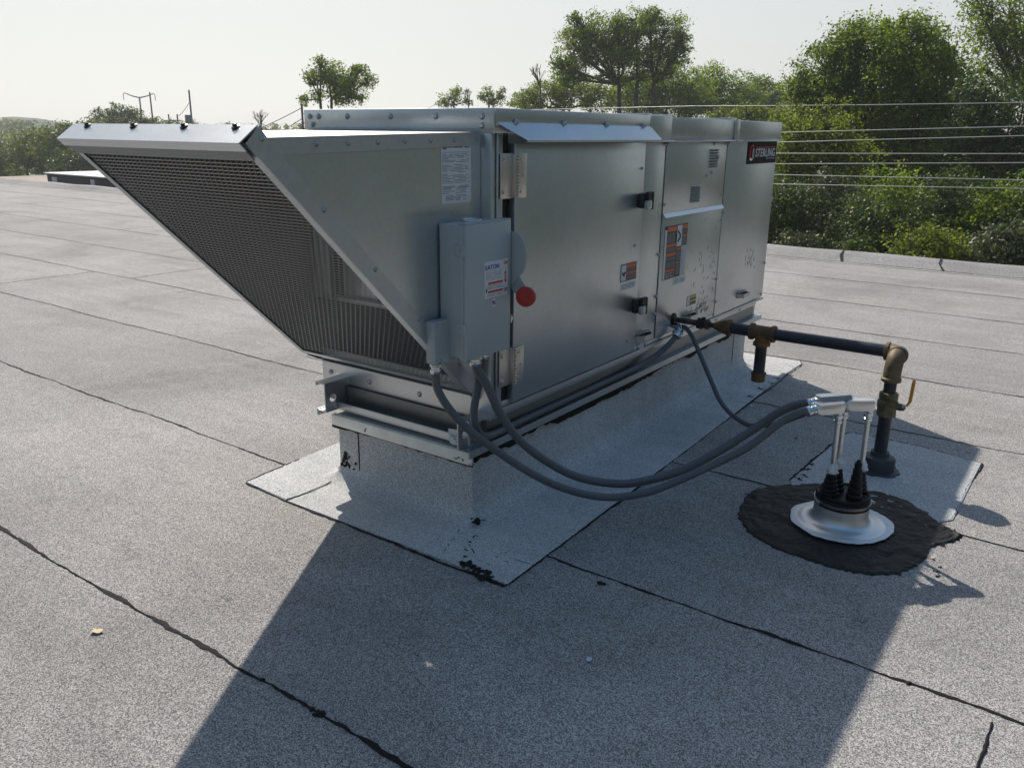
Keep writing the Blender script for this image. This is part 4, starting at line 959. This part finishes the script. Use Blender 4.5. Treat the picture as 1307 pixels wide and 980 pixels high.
mb = MB(); mb.tube([(gx, gy, .50), (gx, gy, .58)], pr*.95, 24); mb.build('riser_pipe', M['iron'], gas)
# valve
mb = MB(); mb.lathe([(.048, 0), (.055, .004), (.055, .040), (.050, .046), (.058, .052), (.060, .075), (.058, .098), (.050, .104), (.054, .110), (.054, .145), (.047, .150)], (gx, gy, .355), 8)
mb.lathe([(.049, .02), (.058, .06), (.049, .10)], (gx, gy, .36), 24); mb.tube([(gx, gy-.04, .425), (gx, gy-.078, .425)], .022, 14); val = mb.build('valve_body', M['brass'], gas)
mb = MB(); mb.lathe([(.012, 0), (.022, .004), (.022, .016), (.010, .018), (.009, .024)], (gx, gy-.078, .425), 6, axis=(0, -1, 0)); mb.build('stem_nut', M['bolt'], val)
mb = MB(); mb.prism([(gx-.014, gy-.092, .412), (gx+.014, gy-.092, .412), (gx+.014, gy-.092, .440), (gx-.014, gy-.092, .440)], (0, -.006, 0))
mb.prism([(gx-.013, gy-.098, .440), (gx+.013, gy-.098, .440), (gx+.015, gy-.112, .470), (gx+.015, gy-.116, .590), (gx, gy-.116, .604), (gx-.015, gy-.116, .590), (gx-.015, gy-.112, .470)], (0, -.016, 0)); mb.build('valve_handle', M['gold'], val)
def elbow(p0, p1, p2, r, mat, name='elbow', collar=True):
    p0, p1, p2 = map(Vector, (p0, p1, p2)); mb = MB(); P = []
    for q in range(11):
        t = q/10; P.append((1-t)**2*p0+2*t*(1-t)*p1+t*t*p2)
    mb.tube(P, [r]*11, 24)
    for a, b in ((p0, p1), (p2, p1)):
        d = (b-a).normalized(); mb.lathe([(r, 0), (r*1.13, .002), (r*1.15, .020), (r*1.02, .026)], a, 24, axis=d)
    return mb.build(name, mat, gas)
elbow((gx, gy, .572), (gx, gy, zr), (gx+.095, gy, zr), .050, M['elbow'])
mb = MB(); mb.tube([(gx+.06, gy, zr), (GXR-.03, gy, zr)], pr, 24); mb.build('short_pipe', M['iron'], gas)
elbow((GXR-.075, gy, zr), (GXR, gy, zr), (GXR, gy+.085, zr), .050, M['elbow'])
mb = MB(); mb.tube([(GXR, gy+.05, zr), (GXR, 1.70, zr)], pr, 24); mb.build('long_pipe', M['iron'], gas)
TY = 1.752
mb = MB(); mb.tube([(GXR, TY-.078, zr), (GXR, TY+.078, zr)], .046, 24)
for s_ in (-1, 1): mb.lathe([(.047, 0), (.056, .002), (.056, .024), (.048, .03)], (GXR, TY+s_*.085, zr), 24, axis=(0, -s_, 0))
mb.tube([(GXR, TY, zr), (GXR, TY, zr-.075)], .046, 24); mb.lathe([(.047, 0), (.056, .002), (.056, .024), (.048, .03)], (GXR, TY, zr-.088), 24, axis=(0, 0, 1)); mb.build('tee', M['rust'], gas)
mb = MB(); mb.tube([(GXR, TY, zr-.07), (GXR, TY, .43)], pr, 24); mb.build('drip_leg', M['iron'], gas)
mb = MB(); mb.lathe([(.040, 0), (.046, .004), (.046, .045), (.050, .048), (.050, .062), (.040, .065)], (GXR, TY, .378), 24); mb.build('end_cap', M['rust'], gas)
mb = MB(); mb.tube([(GXR, TY+.07, zr), (GXR, 2.00, zr)], pr, 24); mb.build('short_pipe', M['iron'], gas)
mb = MB(); mb.lathe([(.046, 0), (.056, .003), (.056, .028), (.050, .034), (.048, .055), (.030, .100), (.026, .104), (.026, .118)], (GXR, 1.965, zr), 24, axis=(0, 1, 0)); mb.build('reducer', M['rust'], gas)
mb = MB(); mb.lathe([(.018, 0), (.018, .05), (.034, .052), (.036, .075), (.030, .080), (.030, .10), (.040, .102), (.040, .135), (.030, .14), (.020, .142), (.020, .30)], (GXR, 2.075, zr), 8, axis=(0, 1, 0)); mb.tube([(GXR, 2.17, zr), (GXR, 2.17, zr+.045)], .014, 10); mb.build('union', M['oldfit'], gas)
mb = MB(); mb.lathe([(.030, 0), (.045, .004), (.045, .02)], (GXR, 2.385, zr), 24, axis=(0, 1, 0)); mb.build('wall_grommet', M['rubber'], gas)

# ------------------------------------------------------------------ small loose things
pp = empty('paper_tag', (3.14, 2.50, .43), 'crumpled white printed paper tag tucked in the base rail corner', 'paper tag')
mb = MB(); rr = random.Random(8); G_ = [[mb.bm.verts.new((XB-.112+rr.uniform(-.012, .004), 2.455+.135*i/5+rr.uniform(-.004, .004), .415+.085*j/4+rr.uniform(-.004, .004))) for j in range(5)] for i in range(6)]
for i in range(5):
    for j in range(4): mb.bm.faces.new((G_[i][j], G_[i+1][j], G_[i+1][j+1], G_[i][j+1]))
mb.build('sheet', M['paper'], pp)
mb = MB()
for j in range(4): mb.box(XB-.131, XB-.127, 2.47, 2.50+.018*(j % 3)+.03, .440+.014*j, .4425+.014*j, 0)
mb.build('print_lines', M['ink_grey'], pp)
def leaf(px, py, s, label, rot=0, mat='leaf_dry', name='fallen_leaf', cat='leaf', z=.004):
    c = gp(px, py); mb = MB(); n = 10; pts = []
    for q in range(n):
        a = 2*math.pi*q/n; r_ = s*(1 if q % 2 else .82)*(.55+.45*abs(math.cos(a))); pts.append((c.x+r_*math.cos(a+rot), c.y+r_*math.sin(a+rot), z+.006*abs(math.sin(a*1.3))))
    mb.prism(pts, (0, 0, .002)); o = mb.build(name, M[mat]); return tag(o, label, cat)
leaf(124, 807, .026, 'pale dry leaf lying alone on the sunlit roof at lower left', 2.2)
leaf(752, 843, .018, 'small pale fleck lying in the shadow below the flashing corner', .4, 'patch_light', 'pale_fleck', 'debris')
leaf(959, 519, .016, 'small white scrap in the shadow beside the thin drooping conduit', .9, 'paper', 'paper_scrap', 'debris')
leaf(1235, 577, .014, 'tiny tan leaf on the sunlit roof above the membrane patch corner', .9)
leaf(1190, 713, .012, 'tiny cream chip beside the right edge of the tar oval', .3)
leaf(1034, 547, .012, 'tiny yellowish leaf in the shade left of the portal fittings', .3)
leaf(1016, 562-5+3, .012, 'tiny dark twig fragment on the roof left of the portal', .3, 'bark', 'twig_fragment', 'debris')

# ------------------------------------------------------------------ vegetation
def leaf_mesh(name, pts, nrm, size, mat, parent):
    """pts (n,3) leaf centres in survey units -> folded leaf quads"""
    n = len(pts); a = rng.normal(size=(n, 3)); a /= np.linalg.norm(a, axis=1)[:, None]
    nn = nrm+rng.normal(size=(n, 3))*.75; nn /= np.linalg.norm(nn, axis=1)[:, None]
    u = np.cross(nn, a); u /= np.linalg.norm(u, axis=1)[:, None]; v = np.cross(nn, u)
    s = size*rng.uniform(.6, 1.35, size=(n, 1)); L = s; W = s*.55
    po = np.array(WO[parent.name])
    c = pts-po
    V = np.stack([c-u*L*.5, c+v*W*.5+nn*W*.12, c+u*L*.5, c-v*W*.5+nn*W*.12], axis=1).reshape(-1, 3)*S
    me = bpy.data.meshes.new(name); me.vertices.add(4*n); me.vertices.foreach_set('co', V.astype(np.float32).ravel())
    me.loops.add(4*n); me.loops.foreach_set('vertex_index', np.arange(4*n, dtype=np.int32))
    me.polygons.add(n); me.polygons.foreach_set('loop_start', np.arange(0, 4*n, 4, dtype=np.int32)); me.polygons.foreach_set('loop_total', np.full(n, 4, dtype=np.int32))
    me.update(calc_edges=True); me.materials.append(mat)
    o = bpy.data.objects.new(name, me); C.objects.link(o); o.parent = parent; WO[o.name] = WO[parent.name]; return o
def plant(name, label, cat, d, base_px, blobs, mat, leaf_s, cover=5.0, group=None, trunk=.12, clump=.26, stems=1, bark='bark', keep=.85, z0=GZ, twig=.5, fork=.35):
    """blobs: (px, py, rx, ry) in photo pixels at horizontal distance d; a real 3D crown is grown at that distance"""
    leaf_s *= .68; cover *= .78
    pxs = d/F*1.05; base = at(base_px, 300, d); base.z = z0
    t = empty(name, base, label, cat, group)
    cen = []; P = []; NN = []
    tb = MB(); viewdir = Vector((base.x, base.y, 0)).normalized(); side = Vector((viewdir.y, -viewdir.x, 0))
    for bi, bl in enumerate(blobs):
        px, py, rx, ry = bl[:4]; dd = bl[4] if len(bl) > 4 else 0
        c = at(px, py, d+dd); rx *= pxs; ry *= pxs; rd = (rx+ry)*.5
        cen.append((c, rx, ry, rd))
    top = Vector((base.x, base.y, 0)); zmin = min(c.z-ry for c, rx, ry, rd in cen); zc = sum(c.z for c, *_ in cen)/len(cen)
    starts = []
    for s_ in range(stems):
        off = (s_-(stems-1)/2)*trunk*4
        b = base+side*off; fk = base+side*off*1.6+Vector((0, 0, (zmin-z0)+(zc-zmin)*fork)); fk = fk+side*random.uniform(-.2, .2)
        tb.tube([b, b.lerp(fk, .5)+side*random.uniform(-.15, .15), fk], [trunk*1.2, trunk, trunk*.75], 8, True, 4); starts.append(fk)
    for bi, (c, rx, ry, rd) in enumerate(cen):
        fk = min(starts, key=lambda q: (q-c).length) if stems > 1 else starts[0]
        mid = fk.lerp(c, .5)+Vector((random.uniform(-.1, .1)*rx, random.uniform(-.1, .1)*rx, -.08*abs(c.z-fk.z)))
        tb.tube([fk, mid, c, c+Vector((random.uniform(-.4, .4)*rx, 0, ry*.7))], [trunk*.55, trunk*.42, trunk*.25, trunk*.08], 7, True, 4)
        area = math.pi*rx*ry; cr = clump*math.sqrt(rx*ry); nc = max(8, int(area/(math.pi*cr*cr)*4.2)); nl = int(area*cover/(leaf_s*leaf_s*.30)/nc)
        for q in range(nc):
            if random.random() > keep: continue
            dv = Vector((random.gauss(0, 1), random.gauss(0, 1), random.gauss(0, 1))).normalized(); f = random.uniform(.3, 1.08)**.7
            cc = c+side*(dv.x*rx*f)+viewdir*(dv.y*rd*f)+Vector((0, 0, dv.z*ry*f))
            sz = cr*random.uniform(.55, 1.35); m_ = max(3, int(nl*random.uniform(.5, 1.5)*(sz/cr)**2))
            g_ = rng.normal(size=(m_, 3))*sz*.62; g_[:, 2] *= .75
            P.append(np.array(cc)[None, :]+g_); nd = g_/(sz+1e-6)+np.array(dv)[None, :]*.4+np.array([0, 0, .45])[None, :]; NN.append(nd)
            if random.random() < twig:
                st_ = c.lerp(fk, .25) if random.random() < .5 else c
                tb.tube([st_, st_.lerp(cc, .5)+Vector((0, 0, .05*rx)), cc], [trunk*.2, trunk*.13, trunk*.05], 4, False)
    P = np.concatenate(P); NN = np.concatenate(NN)
    tb.build('trunk' if cat != 'shrub' else 'stem', M[bark], t)
    leaf_mesh('crown' if cat != 'shrub' else 'foliage', P, NN, leaf_s, M[mat], t)
    return len(P)
tot = 0
GT = 'trees beyond the right roof edge'
# tall spreading tree with light green crown (right of the unit)
tot += plant('broadleaf_tree', 'large rounded light green tree filling the right side behind the power lines', 'tree', 33, 1125,
    [(1120, 95, 62, 58), (1060, 100, 40, 42), (1182, 100, 50, 52), (1100, 160, 75, 55), (1175, 165, 60, 50), (1215, 140, 42, 55), (1040, 135, 34, 30), (1150, 60, 40, 28), (1085, 62, 28, 24), (1128, 215, 90, 45), (1020, 105, 24, 14), (1098, 40, 8, 14), (1151, 36, 6, 16), (1180, 50, 6, 12), (1130, 34, 5, 8), (1210, 70, 10, 12)], 'fol_a', .17, 5.5, GT, .13, .20, 4)
tot += plant('broadleaf_tree', 'yellowish green tree just right of the nameplate end of the unit', 'tree', 27, 1030,
    [(1020, 175, 42, 38), (1055, 165, 34, 34), (1005, 200, 30, 34), (1070, 205, 45, 36), (1030, 225, 50, 30)], 'fol_b', .15, 4.5, GT, .09, .22, 2)
tot += plant('tall_tree', 'tall airy tree with dark leaning trunk at the upper right corner', 'tree', 42, 1318,
    [(1288, 20, 44, 34), (1270, 55, 22, 26), (1305, 60, 30, 30), (1330, 30, 50, 60), (1282, 95, 20, 18), (1310, 110, 26, 24), (1245, -5, 18, 18), (1262, 25, 20, 22), (1330, 130, 30, 40), (1255, 90, 8, 8)], 'fol_a', .17, 2.6, GT, .16, .24, 2, keep=.75)
tot += plant('broadleaf_tree', 'darker tree at the right margin below the tall airy tree', 'tree', 30, 1290,
    [(1265, 150, 42, 40), (1300, 165, 40, 44), (1245, 120, 22, 22), (1280, 205, 45, 30), (1325, 210, 30, 50), (1235, 185, 30, 30)], 'fol_c', .16, 4.0, GT, .10, .22, 2)
tot += plant('broadleaf_tree', 'dark tree half hidden behind the large light green tree', 'tree', 40, 1190,
    [(1060, 190, 60, 60), (1150, 210, 80, 60), (1220, 200, 60, 60), (1000, 215, 45, 50), (1260, 230, 60, 45)], 'fol_c', .22, 3.5, GT, .14, .25, 2)
GS = 'shrubs beyond the right roof edge'
sh = [(1003, 285, 40, 52, 'fol_c', 22.5, 'dark shrub at the foot of the unit end, left in the hedge row'), (1050, 280, 40, 60, 'fol_d', 23.5, 'grey green shrub, second from the left in the hedge row'),
      (1020, 322, 34, 24, 'fol_d', 19.5, 'low green shrub at the roof edge beside the unit'), (1098, 300, 40, 50, 'fol_c', 21.5, 'dark green shrub left of the bright bush'),
      (1085, 325, 26, 18, 'fol_c', 18.8, 'low leafy bush near the first roof edge crack'), (1140, 265, 48, 44, 'fol_a', 24, 'mid green shrub behind the bright yellow green bush'),
      (1185, 315, 42, 30, 'fol_b', 19.0, 'bright yellow green bush by the second roof edge crack'), (1215, 275, 46, 46, 'fol_c', 23, 'dark shrub right of the bright bush, under the wires'),
      (1240, 330, 24, 22, 'fol_c', 19.6, 'small dark shrub just right of the bright yellow green bush'), (1268, 322, 30, 34, 'fol_d', 19.0, 'leafy green shrub near the right margin of the hedge'), (1285, 275, 44, 44, 'fol_a', 22.5, 'tall mid green shrub near the right picture margin'),
      (1310, 322, 28, 36, 'fol_c', 19.4, 'dark shrub cut by the right picture margin'), (1340, 290, 44, 60, 'fol_c', 22, 'dark shrub outside the hedge end at far right'), (960, 290, 40, 60, 'fol_c', 24, 'dark shrub mostly hidden behind the unit')]
for (px, py, rx, ry, mt, d, lb) in sh:
    bl = [(px, py, rx, ry), (px-rx*.6, py+ry*.25, rx*.6, ry*.6), (px+rx*.6, py+ry*.2, rx*.6, ry*.65), (px, py+ry*.8, rx, ry*.7), (px+rx*.2, py-ry*.5, rx*.5, ry*.5)]
    tot += plant('shrub', lb, 'shrub', d, px, bl, mt, .13 if mt != 'fol_d' else .12, 4.2, GS, .05, .24, 3, twig=.2)
# trees behind the unit
GM = 'trees in the row behind the unit'
tot += plant('tall_tree', 'tall open tree with two leaning crowns standing above the row behind the unit', 'tree', 55, 805,
    [(745, 38, 26, 20), (735, 62, 24, 22), (722, 88, 20, 14), (752, 75, 22, 18), (812, 28, 34, 16), (800, 55, 32, 24), (845, 48, 28, 26), (862, 72, 20, 16), (826, 80, 34, 18), (775, 62, 16, 22), (775, 96, 14, 10), (712, 82, 8, 8), (845, 95, 18, 10), (815, 100, 26, 12), (760, 50, 16, 14), (790, 40, 18, 14), (735, 100, 22, 10), (870, 50, 12, 12), (830, 18, 14, 8), (733, 24, 10, 8), (790, 75, 20, 14)], 'fol_a', .22, 4.2, GM, .17, .26, 3, keep=.88, fork=.12, twig=.9)
tot += plant('broadleaf_tree', 'low yellowish tree behind the left part of the unit roof', 'tree', 62, 715, [(700, 122, 34, 18), (735, 118, 30, 20), (680, 132, 24, 14), (765, 125, 26, 20)], 'fol_b', .24, 5, GM, .14, .24, 1)
tot += plant('broadleaf_tree', 'dark green round tree behind the unit roof centre', 'tree', 66, 850, [(810, 118, 34, 26), (850, 110, 40, 28), (880, 120, 34, 26), (835, 135, 60, 22)], 'fol_a', .25, 5, GM, .16, .22, 2)
tot += plant('broadleaf_tree', 'bushy green tree behind the unit roof right of centre', 'tree', 70, 915, [(905, 108, 28, 22), (935, 115, 30, 22), (920, 130, 50, 22), (885, 125, 22, 20)], 'fol_a', .25, 5, GM, .16, .22, 2)
tot += plant('broadleaf_tree', 'dark distant tree behind the right end of the unit roof', 'tree', 74, 975, [(960, 120, 24, 18), (985, 128, 24, 22), (950, 138, 40, 14), (1000, 140, 22, 18), (970, 107, 14, 10)], 'fol_a', .25, 5, GM, .16, .22, 1)
tot += plant('broadleaf_tree', 'lighter low tree just above the right end of the unit', 'tree', 45, 960, [(955, 148, 28, 14), (990, 155, 24, 18), (925, 150, 24, 12)], 'fol_b', .2, 4.5, GM, .14, .22, 1)
tot += plant('broadleaf_tree', 'leafy tree rising alone behind the left end of the unit roof', 'tree', 52, 425,
    [(422, 95, 22, 18), (405, 98, 16, 10), (448, 105, 22, 16), (430, 118, 26, 18), (460, 92, 10, 8), (473, 103, 9, 9), (410, 78, 8, 6), (455, 88, 6, 6), (398, 104, 10, 6), (450, 125, 20, 10), (388, 128, 7, 7)], 'fol_a', .22, 4.2, GM, .10, .30, 2, keep=.9)
tot += plant('broadleaf_tree', 'small feathery treetop peeking above the unit roof, leftmost of three', 'tree', 70, 578, [(575, 125, 14, 9), (583, 118, 8, 7), (566, 131, 10, 6), (596, 130, 8, 5)], 'fol_a', .22, 4, GM, .10, .28, 1)
tot += plant('broadleaf_tree', 'small treetop peeking above the unit roof, middle of three', 'tree', 72, 625, [(622, 120, 9, 9), (632, 128, 14, 8), (640, 118, 6, 7), (615, 124, 6, 5)], 'fol_a', .22, 4, GM, .10, .28, 1)
tot += plant('broadleaf_tree', 'small treetop above the unit roof beside the yellowish tree', 'tree', 74, 665, [(664, 125, 10, 9), (672, 130, 12, 9), (655, 132, 8, 5)], 'fol_a', .22, 4, GM, .10, .28, 1)
# far left row
GL = 'trees beyond the left roof edge'
for (lb, px, d, bl, mt) in (('rounded tree at the left margin of the far row', 15, 95, [(0, 200, 26, 22), (20, 208, 24, 18), (-14, 215, 20, 18)], 'fol_far'),
        ('green tree left of the hood corner in the far row', 50, 90, [(45, 185, 24, 16), (62, 178, 20, 12), (38, 200, 24, 18), (62, 205, 24, 18)], 'fol_far'),
        ('light topped tree beside the hood drip cap in the far row', 85, 85, [(80, 172, 22, 14), (98, 168, 16, 9), (70, 190, 26, 18), (98, 198, 24, 24), (112, 164, 10, 6)], 'fol_far'),
        ('dark bush right under the hood drip cap in the far row', 118, 80, [(110, 205, 24, 20), (135, 212, 22, 18), (90, 212, 24, 16)], 'fol_c'),
        ('pale tree behind the left end of the hood mesh', 150, 84, [(150, 205, 24, 26), (170, 215, 26, 22), (130, 190, 22, 20)], 'fol_far'),
        ('rounded treetop poking above the hood near the transmission pole', 155, 100, [(133, 148, 13, 8), (155, 143, 14, 9), (172, 148, 12, 8), (190, 155, 12, 6), (150, 158, 40, 8)], 'fol_far'),
        ('low hazy tree line segment behind the hood right half', 240, 110, [(210, 160, 14, 6), (235, 165, 30, 8), (290, 168, 26, 8), (330, 170, 26, 8)], 'fol_far')):
    tot += plant('broadleaf_tree', lb, 'tree', d, px, bl, mt, .34, 5, GL, .14, .24, 1)
# hazy far tree line as one mass
hp = []; hn = []
for i in range(260):
    a = i/259; px = -500+2300*a; d = random.uniform(230, 330)
    c = at(px, 168+.0112*(px-653.5)-2, d); w_ = random.uniform(6, 12); h_ = random.uniform(3, 7)
    m_ = 260; g_ = rng.normal(size=(m_, 3)); g_ *= (rng.uniform(.2, 1, size=(m_, 1))**.5)/np.linalg.norm(g_, axis=1)[:, None]; g_ *= np.array([w_, w_, h_])
    hp.append(np.array([c.x, c.y, GZ+h_*.9])[None, :]+g_); hn.append(g_/np.linalg.norm(g_, axis=1)[:, None]+np.array([0, 0, .3]))
wd_ = bpy.data.objects.new('distant_wood', None)
w_par = None
P = np.concatenate(hp); NN = np.concatenate(hn)
class _D: name = '_root'
WO['_root'] = Vector((0, 0, 0))
def leaf_mesh_root(name, P, NN, s, mat):
    e_ = bpy.data.objects.new('tmp_root', None); WO[e_.name] = Vector((0, 0, 0)); C.objects.link(e_)
    o = leaf_mesh(name, P, NN, s, mat, e_); o.parent = None; bpy.data.objects.remove(e_); return o
tag(leaf_mesh_root('distant_wood', P, NN, 2.2, M['fol_far']), 'far off hazy wood along the horizon', 'wood', kind='stuff')
# one pale hill far left
mb = MB(); c = at(22, 180, 420); mb.lathe([(60, 0), (40, 8), (22, 13), (8, 15.5), (1e-5, 16)], (c.x, c.y, GZ-2), 24, jit=lambda j, q: 1+.15*math.sin(q*1.9+j)); tag(mb.build('hill', simple('hill_green', (.06, .085, .05), .95, 0, .3, .1)), kind='structure')

# unseen trees added on the camera side, tall to darken what the metal mirrors
for (x, y, r_, lb) in ((-9, -14, 3.4, 'broad tree beyond the near left corner of the roof'), (-3, -15, 3.4, 'broad tree standing behind the camera, left one'), (3, -14, 3.4, 'broad tree standing straight behind the camera'), (9.5, -15, 3.6, 'broad tree behind the camera side roof edge'), (16, -14.5, 3.6, 'tree beyond the camera side roof corner'), (22, -12, 3.6, 'tree beyond the roof corner, farther right'), (28, -9, 3.4, 'tree beyond the roof edge far to the right'), (-15, -8, 3.5, 'tree beyond the left roof edge, nearest the camera'), (-16, -1, 3.5, 'second tree beyond the left roof edge from the camera'), (-15.5, 6, 3.6, 'third tree beyond the left roof edge from the camera'), (-16, 13.5, 3.6, 'fourth tree beyond the left roof edge from the camera'), (-16, 21, 3.6, 'fifth tree beyond the left roof edge from the camera')):
    c0 = Vector((x, y, GZ)); t = empty('broadleaf_tree', c0, lb, 'tree', 'unseen trees added behind the camera for dark reflections'); PP = []; NP = []
    tb = MB(); tb.tube([c0, c0+Vector((.2, 0, 5)), c0+Vector((0, 0, 9))], [.3, .2, .1], 8); tb.build('trunk', M['bark'], t)
    for q in range(90):
        dv = Vector((random.gauss(0, 1), random.gauss(0, 1), random.gauss(0, 1))).normalized(); cc = c0+Vector((dv.x*r_*1.1, dv.y*r_*.8, 9.6+dv.z*6.6)); g_ = rng.normal(size=(130, 3)); g_ *= 1.0/np.linalg.norm(g_, axis=1)[:, None]*rng.uniform(.2, 1, size=(130, 1))**.5
        PP.append(np.array(cc)[None, :]+g_); NP.append(g_+np.array([0, 0, .4]))
    leaf_mesh('crown', np.concatenate(PP), np.concatenate(NP), .4, M['fol_c'], t)

# ------------------------------------------------------------------ poles and wires
def pole(px, ytop, ybot, d, r, label, name='utility_pole', cat='utility pole', mat='wood', group='utility poles on the skyline'):
    a = at(px, ybot, d); b = at(px, ytop, d); a.z = GZ; a.x = b.x; a.y = b.y
    t = empty(name, a, label, cat, group); mb = MB(); mb.tube([a, b], [r, r*.6], 10); mb.build('pole', M[mat], t); return t, b
def sidev(d_): v = Vector((d_.x, d_.y, 0)).normalized(); return Vector((v.y, -v.x, 0))
t, b = pole(178, 125, 160, 130, .16, 'steel transmission pole with two pairs of curved arms above the hood', 'transmission_pole', 'transmission pole', 'steel'); sv = sidev(b)
for (z, L, up) in ((0, 1.9, .9), (-.6-.2, 1.3, .45)):
    z *= 4
    for s_ in (-1, 1):
        mb = MB(); o_ = b+Vector((0, 0, z)); mb.tube([o_, o_+sv*s_*L*.5+Vector((0, 0, up*.25)), o_+sv*s_*L*1.0*1+Vector((0, 0, up*.6)), o_+sv*s_*L*1.05+Vector((0, 0, up*.2-.5))], [.09, .07, .05, .04], 6, True, 4); mb.build('arm', M['steel'], t)
t, b = pole(191, 118, 160, 110, .13, 'plain leaning wooden pole just right of the transmission pole')
t, b = pole(241, 115, 160, 95, .13, 'tall wooden pole carrying a transformer can above the hood')
mb = MB(); q = at(241, 154, 95); mb.lathe([(.32, 0), (.36, .1), (.36, .75), (.3, .85), (.1, .9)], q+sidev(b)*.0+Vector((0, 0, -.3)), 16); mb.build('transformer', M['steel'], t)
for (px, yt, lb) in ((215, 146, 'small distant pole, left of the pair behind the hood'), (226, 146, 'small distant pole, right of the pair behind the hood')):
    t, b = pole(px, yt, 160, 120, .14, lb); sv = sidev(b); mb = MB(); mb.box(-.7, .7, -.06, .06, -.06, .06, .01, Matrix.Translation(b+Vector((0, 0, -.8))) @ Matrix.Rotation(math.atan2(sv.y, sv.x), 4, 'Z')); mb.build('crossarm', M['wood'], t)
t, b385 = pole(385, 133, 165, 50, .10, 'slim pole at the left end of the unit roof beside the leafy tree')
def wire(pts, r, label, mat='wire', sag=.0, group='overhead wires'):
    mb = MB(); a, b = Vector(pts[0]), Vector(pts[-1]); P = []
    for i in range(25):
        t = i/24; p = a.lerp(b, t); p.z -= sag*4*t*(1-t); P.append(p)
    mb.tube(P, r, 6); o = mb.build('power_wire', M[mat]); return tag(o, label, 'wire', group)
names = ['topmost pale wire of the six crossing the trees at right', 'second pale wire from the top crossing the trees', 'third pale wire from the top crossing the trees', 'fourth pale wire from the top crossing the trees', 'fifth pale wire, second from the bottom crossing the trees', 'lowest pale wire, just above the hedge shrubs']
for (yl_, yr_), lb in zip(((169.5, 161.5), (182, 173.5), (196, 196.5), (209.5, 208), (223, 230), (235, 241)), names):
    a = at(985, yl_, 19.5); b = at(1307, yr_, 17.0); d_ = b-a; wire([a-d_*2.2, b+d_*1.6], .0085, lb, 'wire', .0)
a = at(655, 141, 40); b = at(1307, 126, 26); d_ = b-a; wire([a-d_*.25, a+d_*.5], .016, 'thin high wire running just above the unit roof', 'wire', .0); wire([a+d_*.501, b+d_*.6], .014, 'thin high wire crossing the upper crown of the large light green tree', 'wire', .10)
for (p, q, lb) in (((385, 138), (200, 182), 'upper thin wire dropping left from the slim pole'), ((385, 152), (260, 178), 'middle thin wire dropping left from the slim pole'), ((385, 163), (262, 182), 'lower thin wire dropping left from the slim pole'), ((385, 145), (560, 131), 'thin wire going right behind the lone leafy tree')):
    wire([at(p[0], p[1], 50), at(q[0], q[1], 90)], .022, lb, 'wire_dark', 1.0)
wire([at(241, 132, 95), at(225, 150, 120)], .03, 'short wire between the transformer pole and the small pole', 'wire_dark', .2)
# bare twigs
def twigs(px, py, d, h, lb, seed):
    r = random.Random(seed); b = at(px, py, d); base = Vector((b.x, b.y, GZ)); t = empty('bare_tree', base, lb, 'tree'); mb = MB(); mb.tube([base, b], [.12, .05], 6)
    def br(p, dv, L, r0, n):
        q = p+dv*L; mb.tube([p, p.lerp(q, .5)+Vector((r.uniform(-.1, .1), r.uniform(-.1, .1), 0))*L, q], [r0, r0*.8, r0*.5], 5, False)
        if n:
            for _ in range(3): br(p.lerp(q, r.uniform(.5, 1)), (dv+Vector((r.uniform(-.8, .8), r.uniform(-.8, .8), r.uniform(-.1, .5)))).normalized(), L*.6, r0*.55, n-1)
    for _ in range(4): br(b, Vector((r.uniform(-.5, .5), r.uniform(-.5, .5), 1)).normalized(), h*.5, .045, 3)
    mb.build('trunk', M['bark_far'], t)
twigs(690, 112, 58, 1.6, 'bare dead treetop above the yellowish tree behind the unit', 1); twigs(333, 168, 60, 1.5, 'bare twiggy treetop just right of the hood corner', 2); twigs(598, 132, 66, 1.2, 'thin bare treetop between two small green treetops', 3)

# ------------------------------------------------------------------ summer haze
mb = MB(); mb.box(-60, 480, -60, 420, GZ-1.5, 14, 0); hz_ = mb.build('haze', M['wire']); hz_.data.materials.clear()
hm = bpy.data.materials.new('haze_air'); hm.use_nodes = True; hn_ = hm.node_tree; hn_.nodes.remove(hn_.nodes['Principled BSDF'])
pv = hn_.nodes.new('ShaderNodeVolumePrincipled'); pv.inputs['Density'].default_value = .0010; pv.inputs['Color'].default_value = (.92, .96, 1, 1); pv.inputs['Anisotropy'].default_value = .3
hn_.links.new(pv.outputs[0], hn_.nodes['Material Output'].inputs['Volume']); hz_.data.materials.append(hm); tag(hz_, kind='stuff')
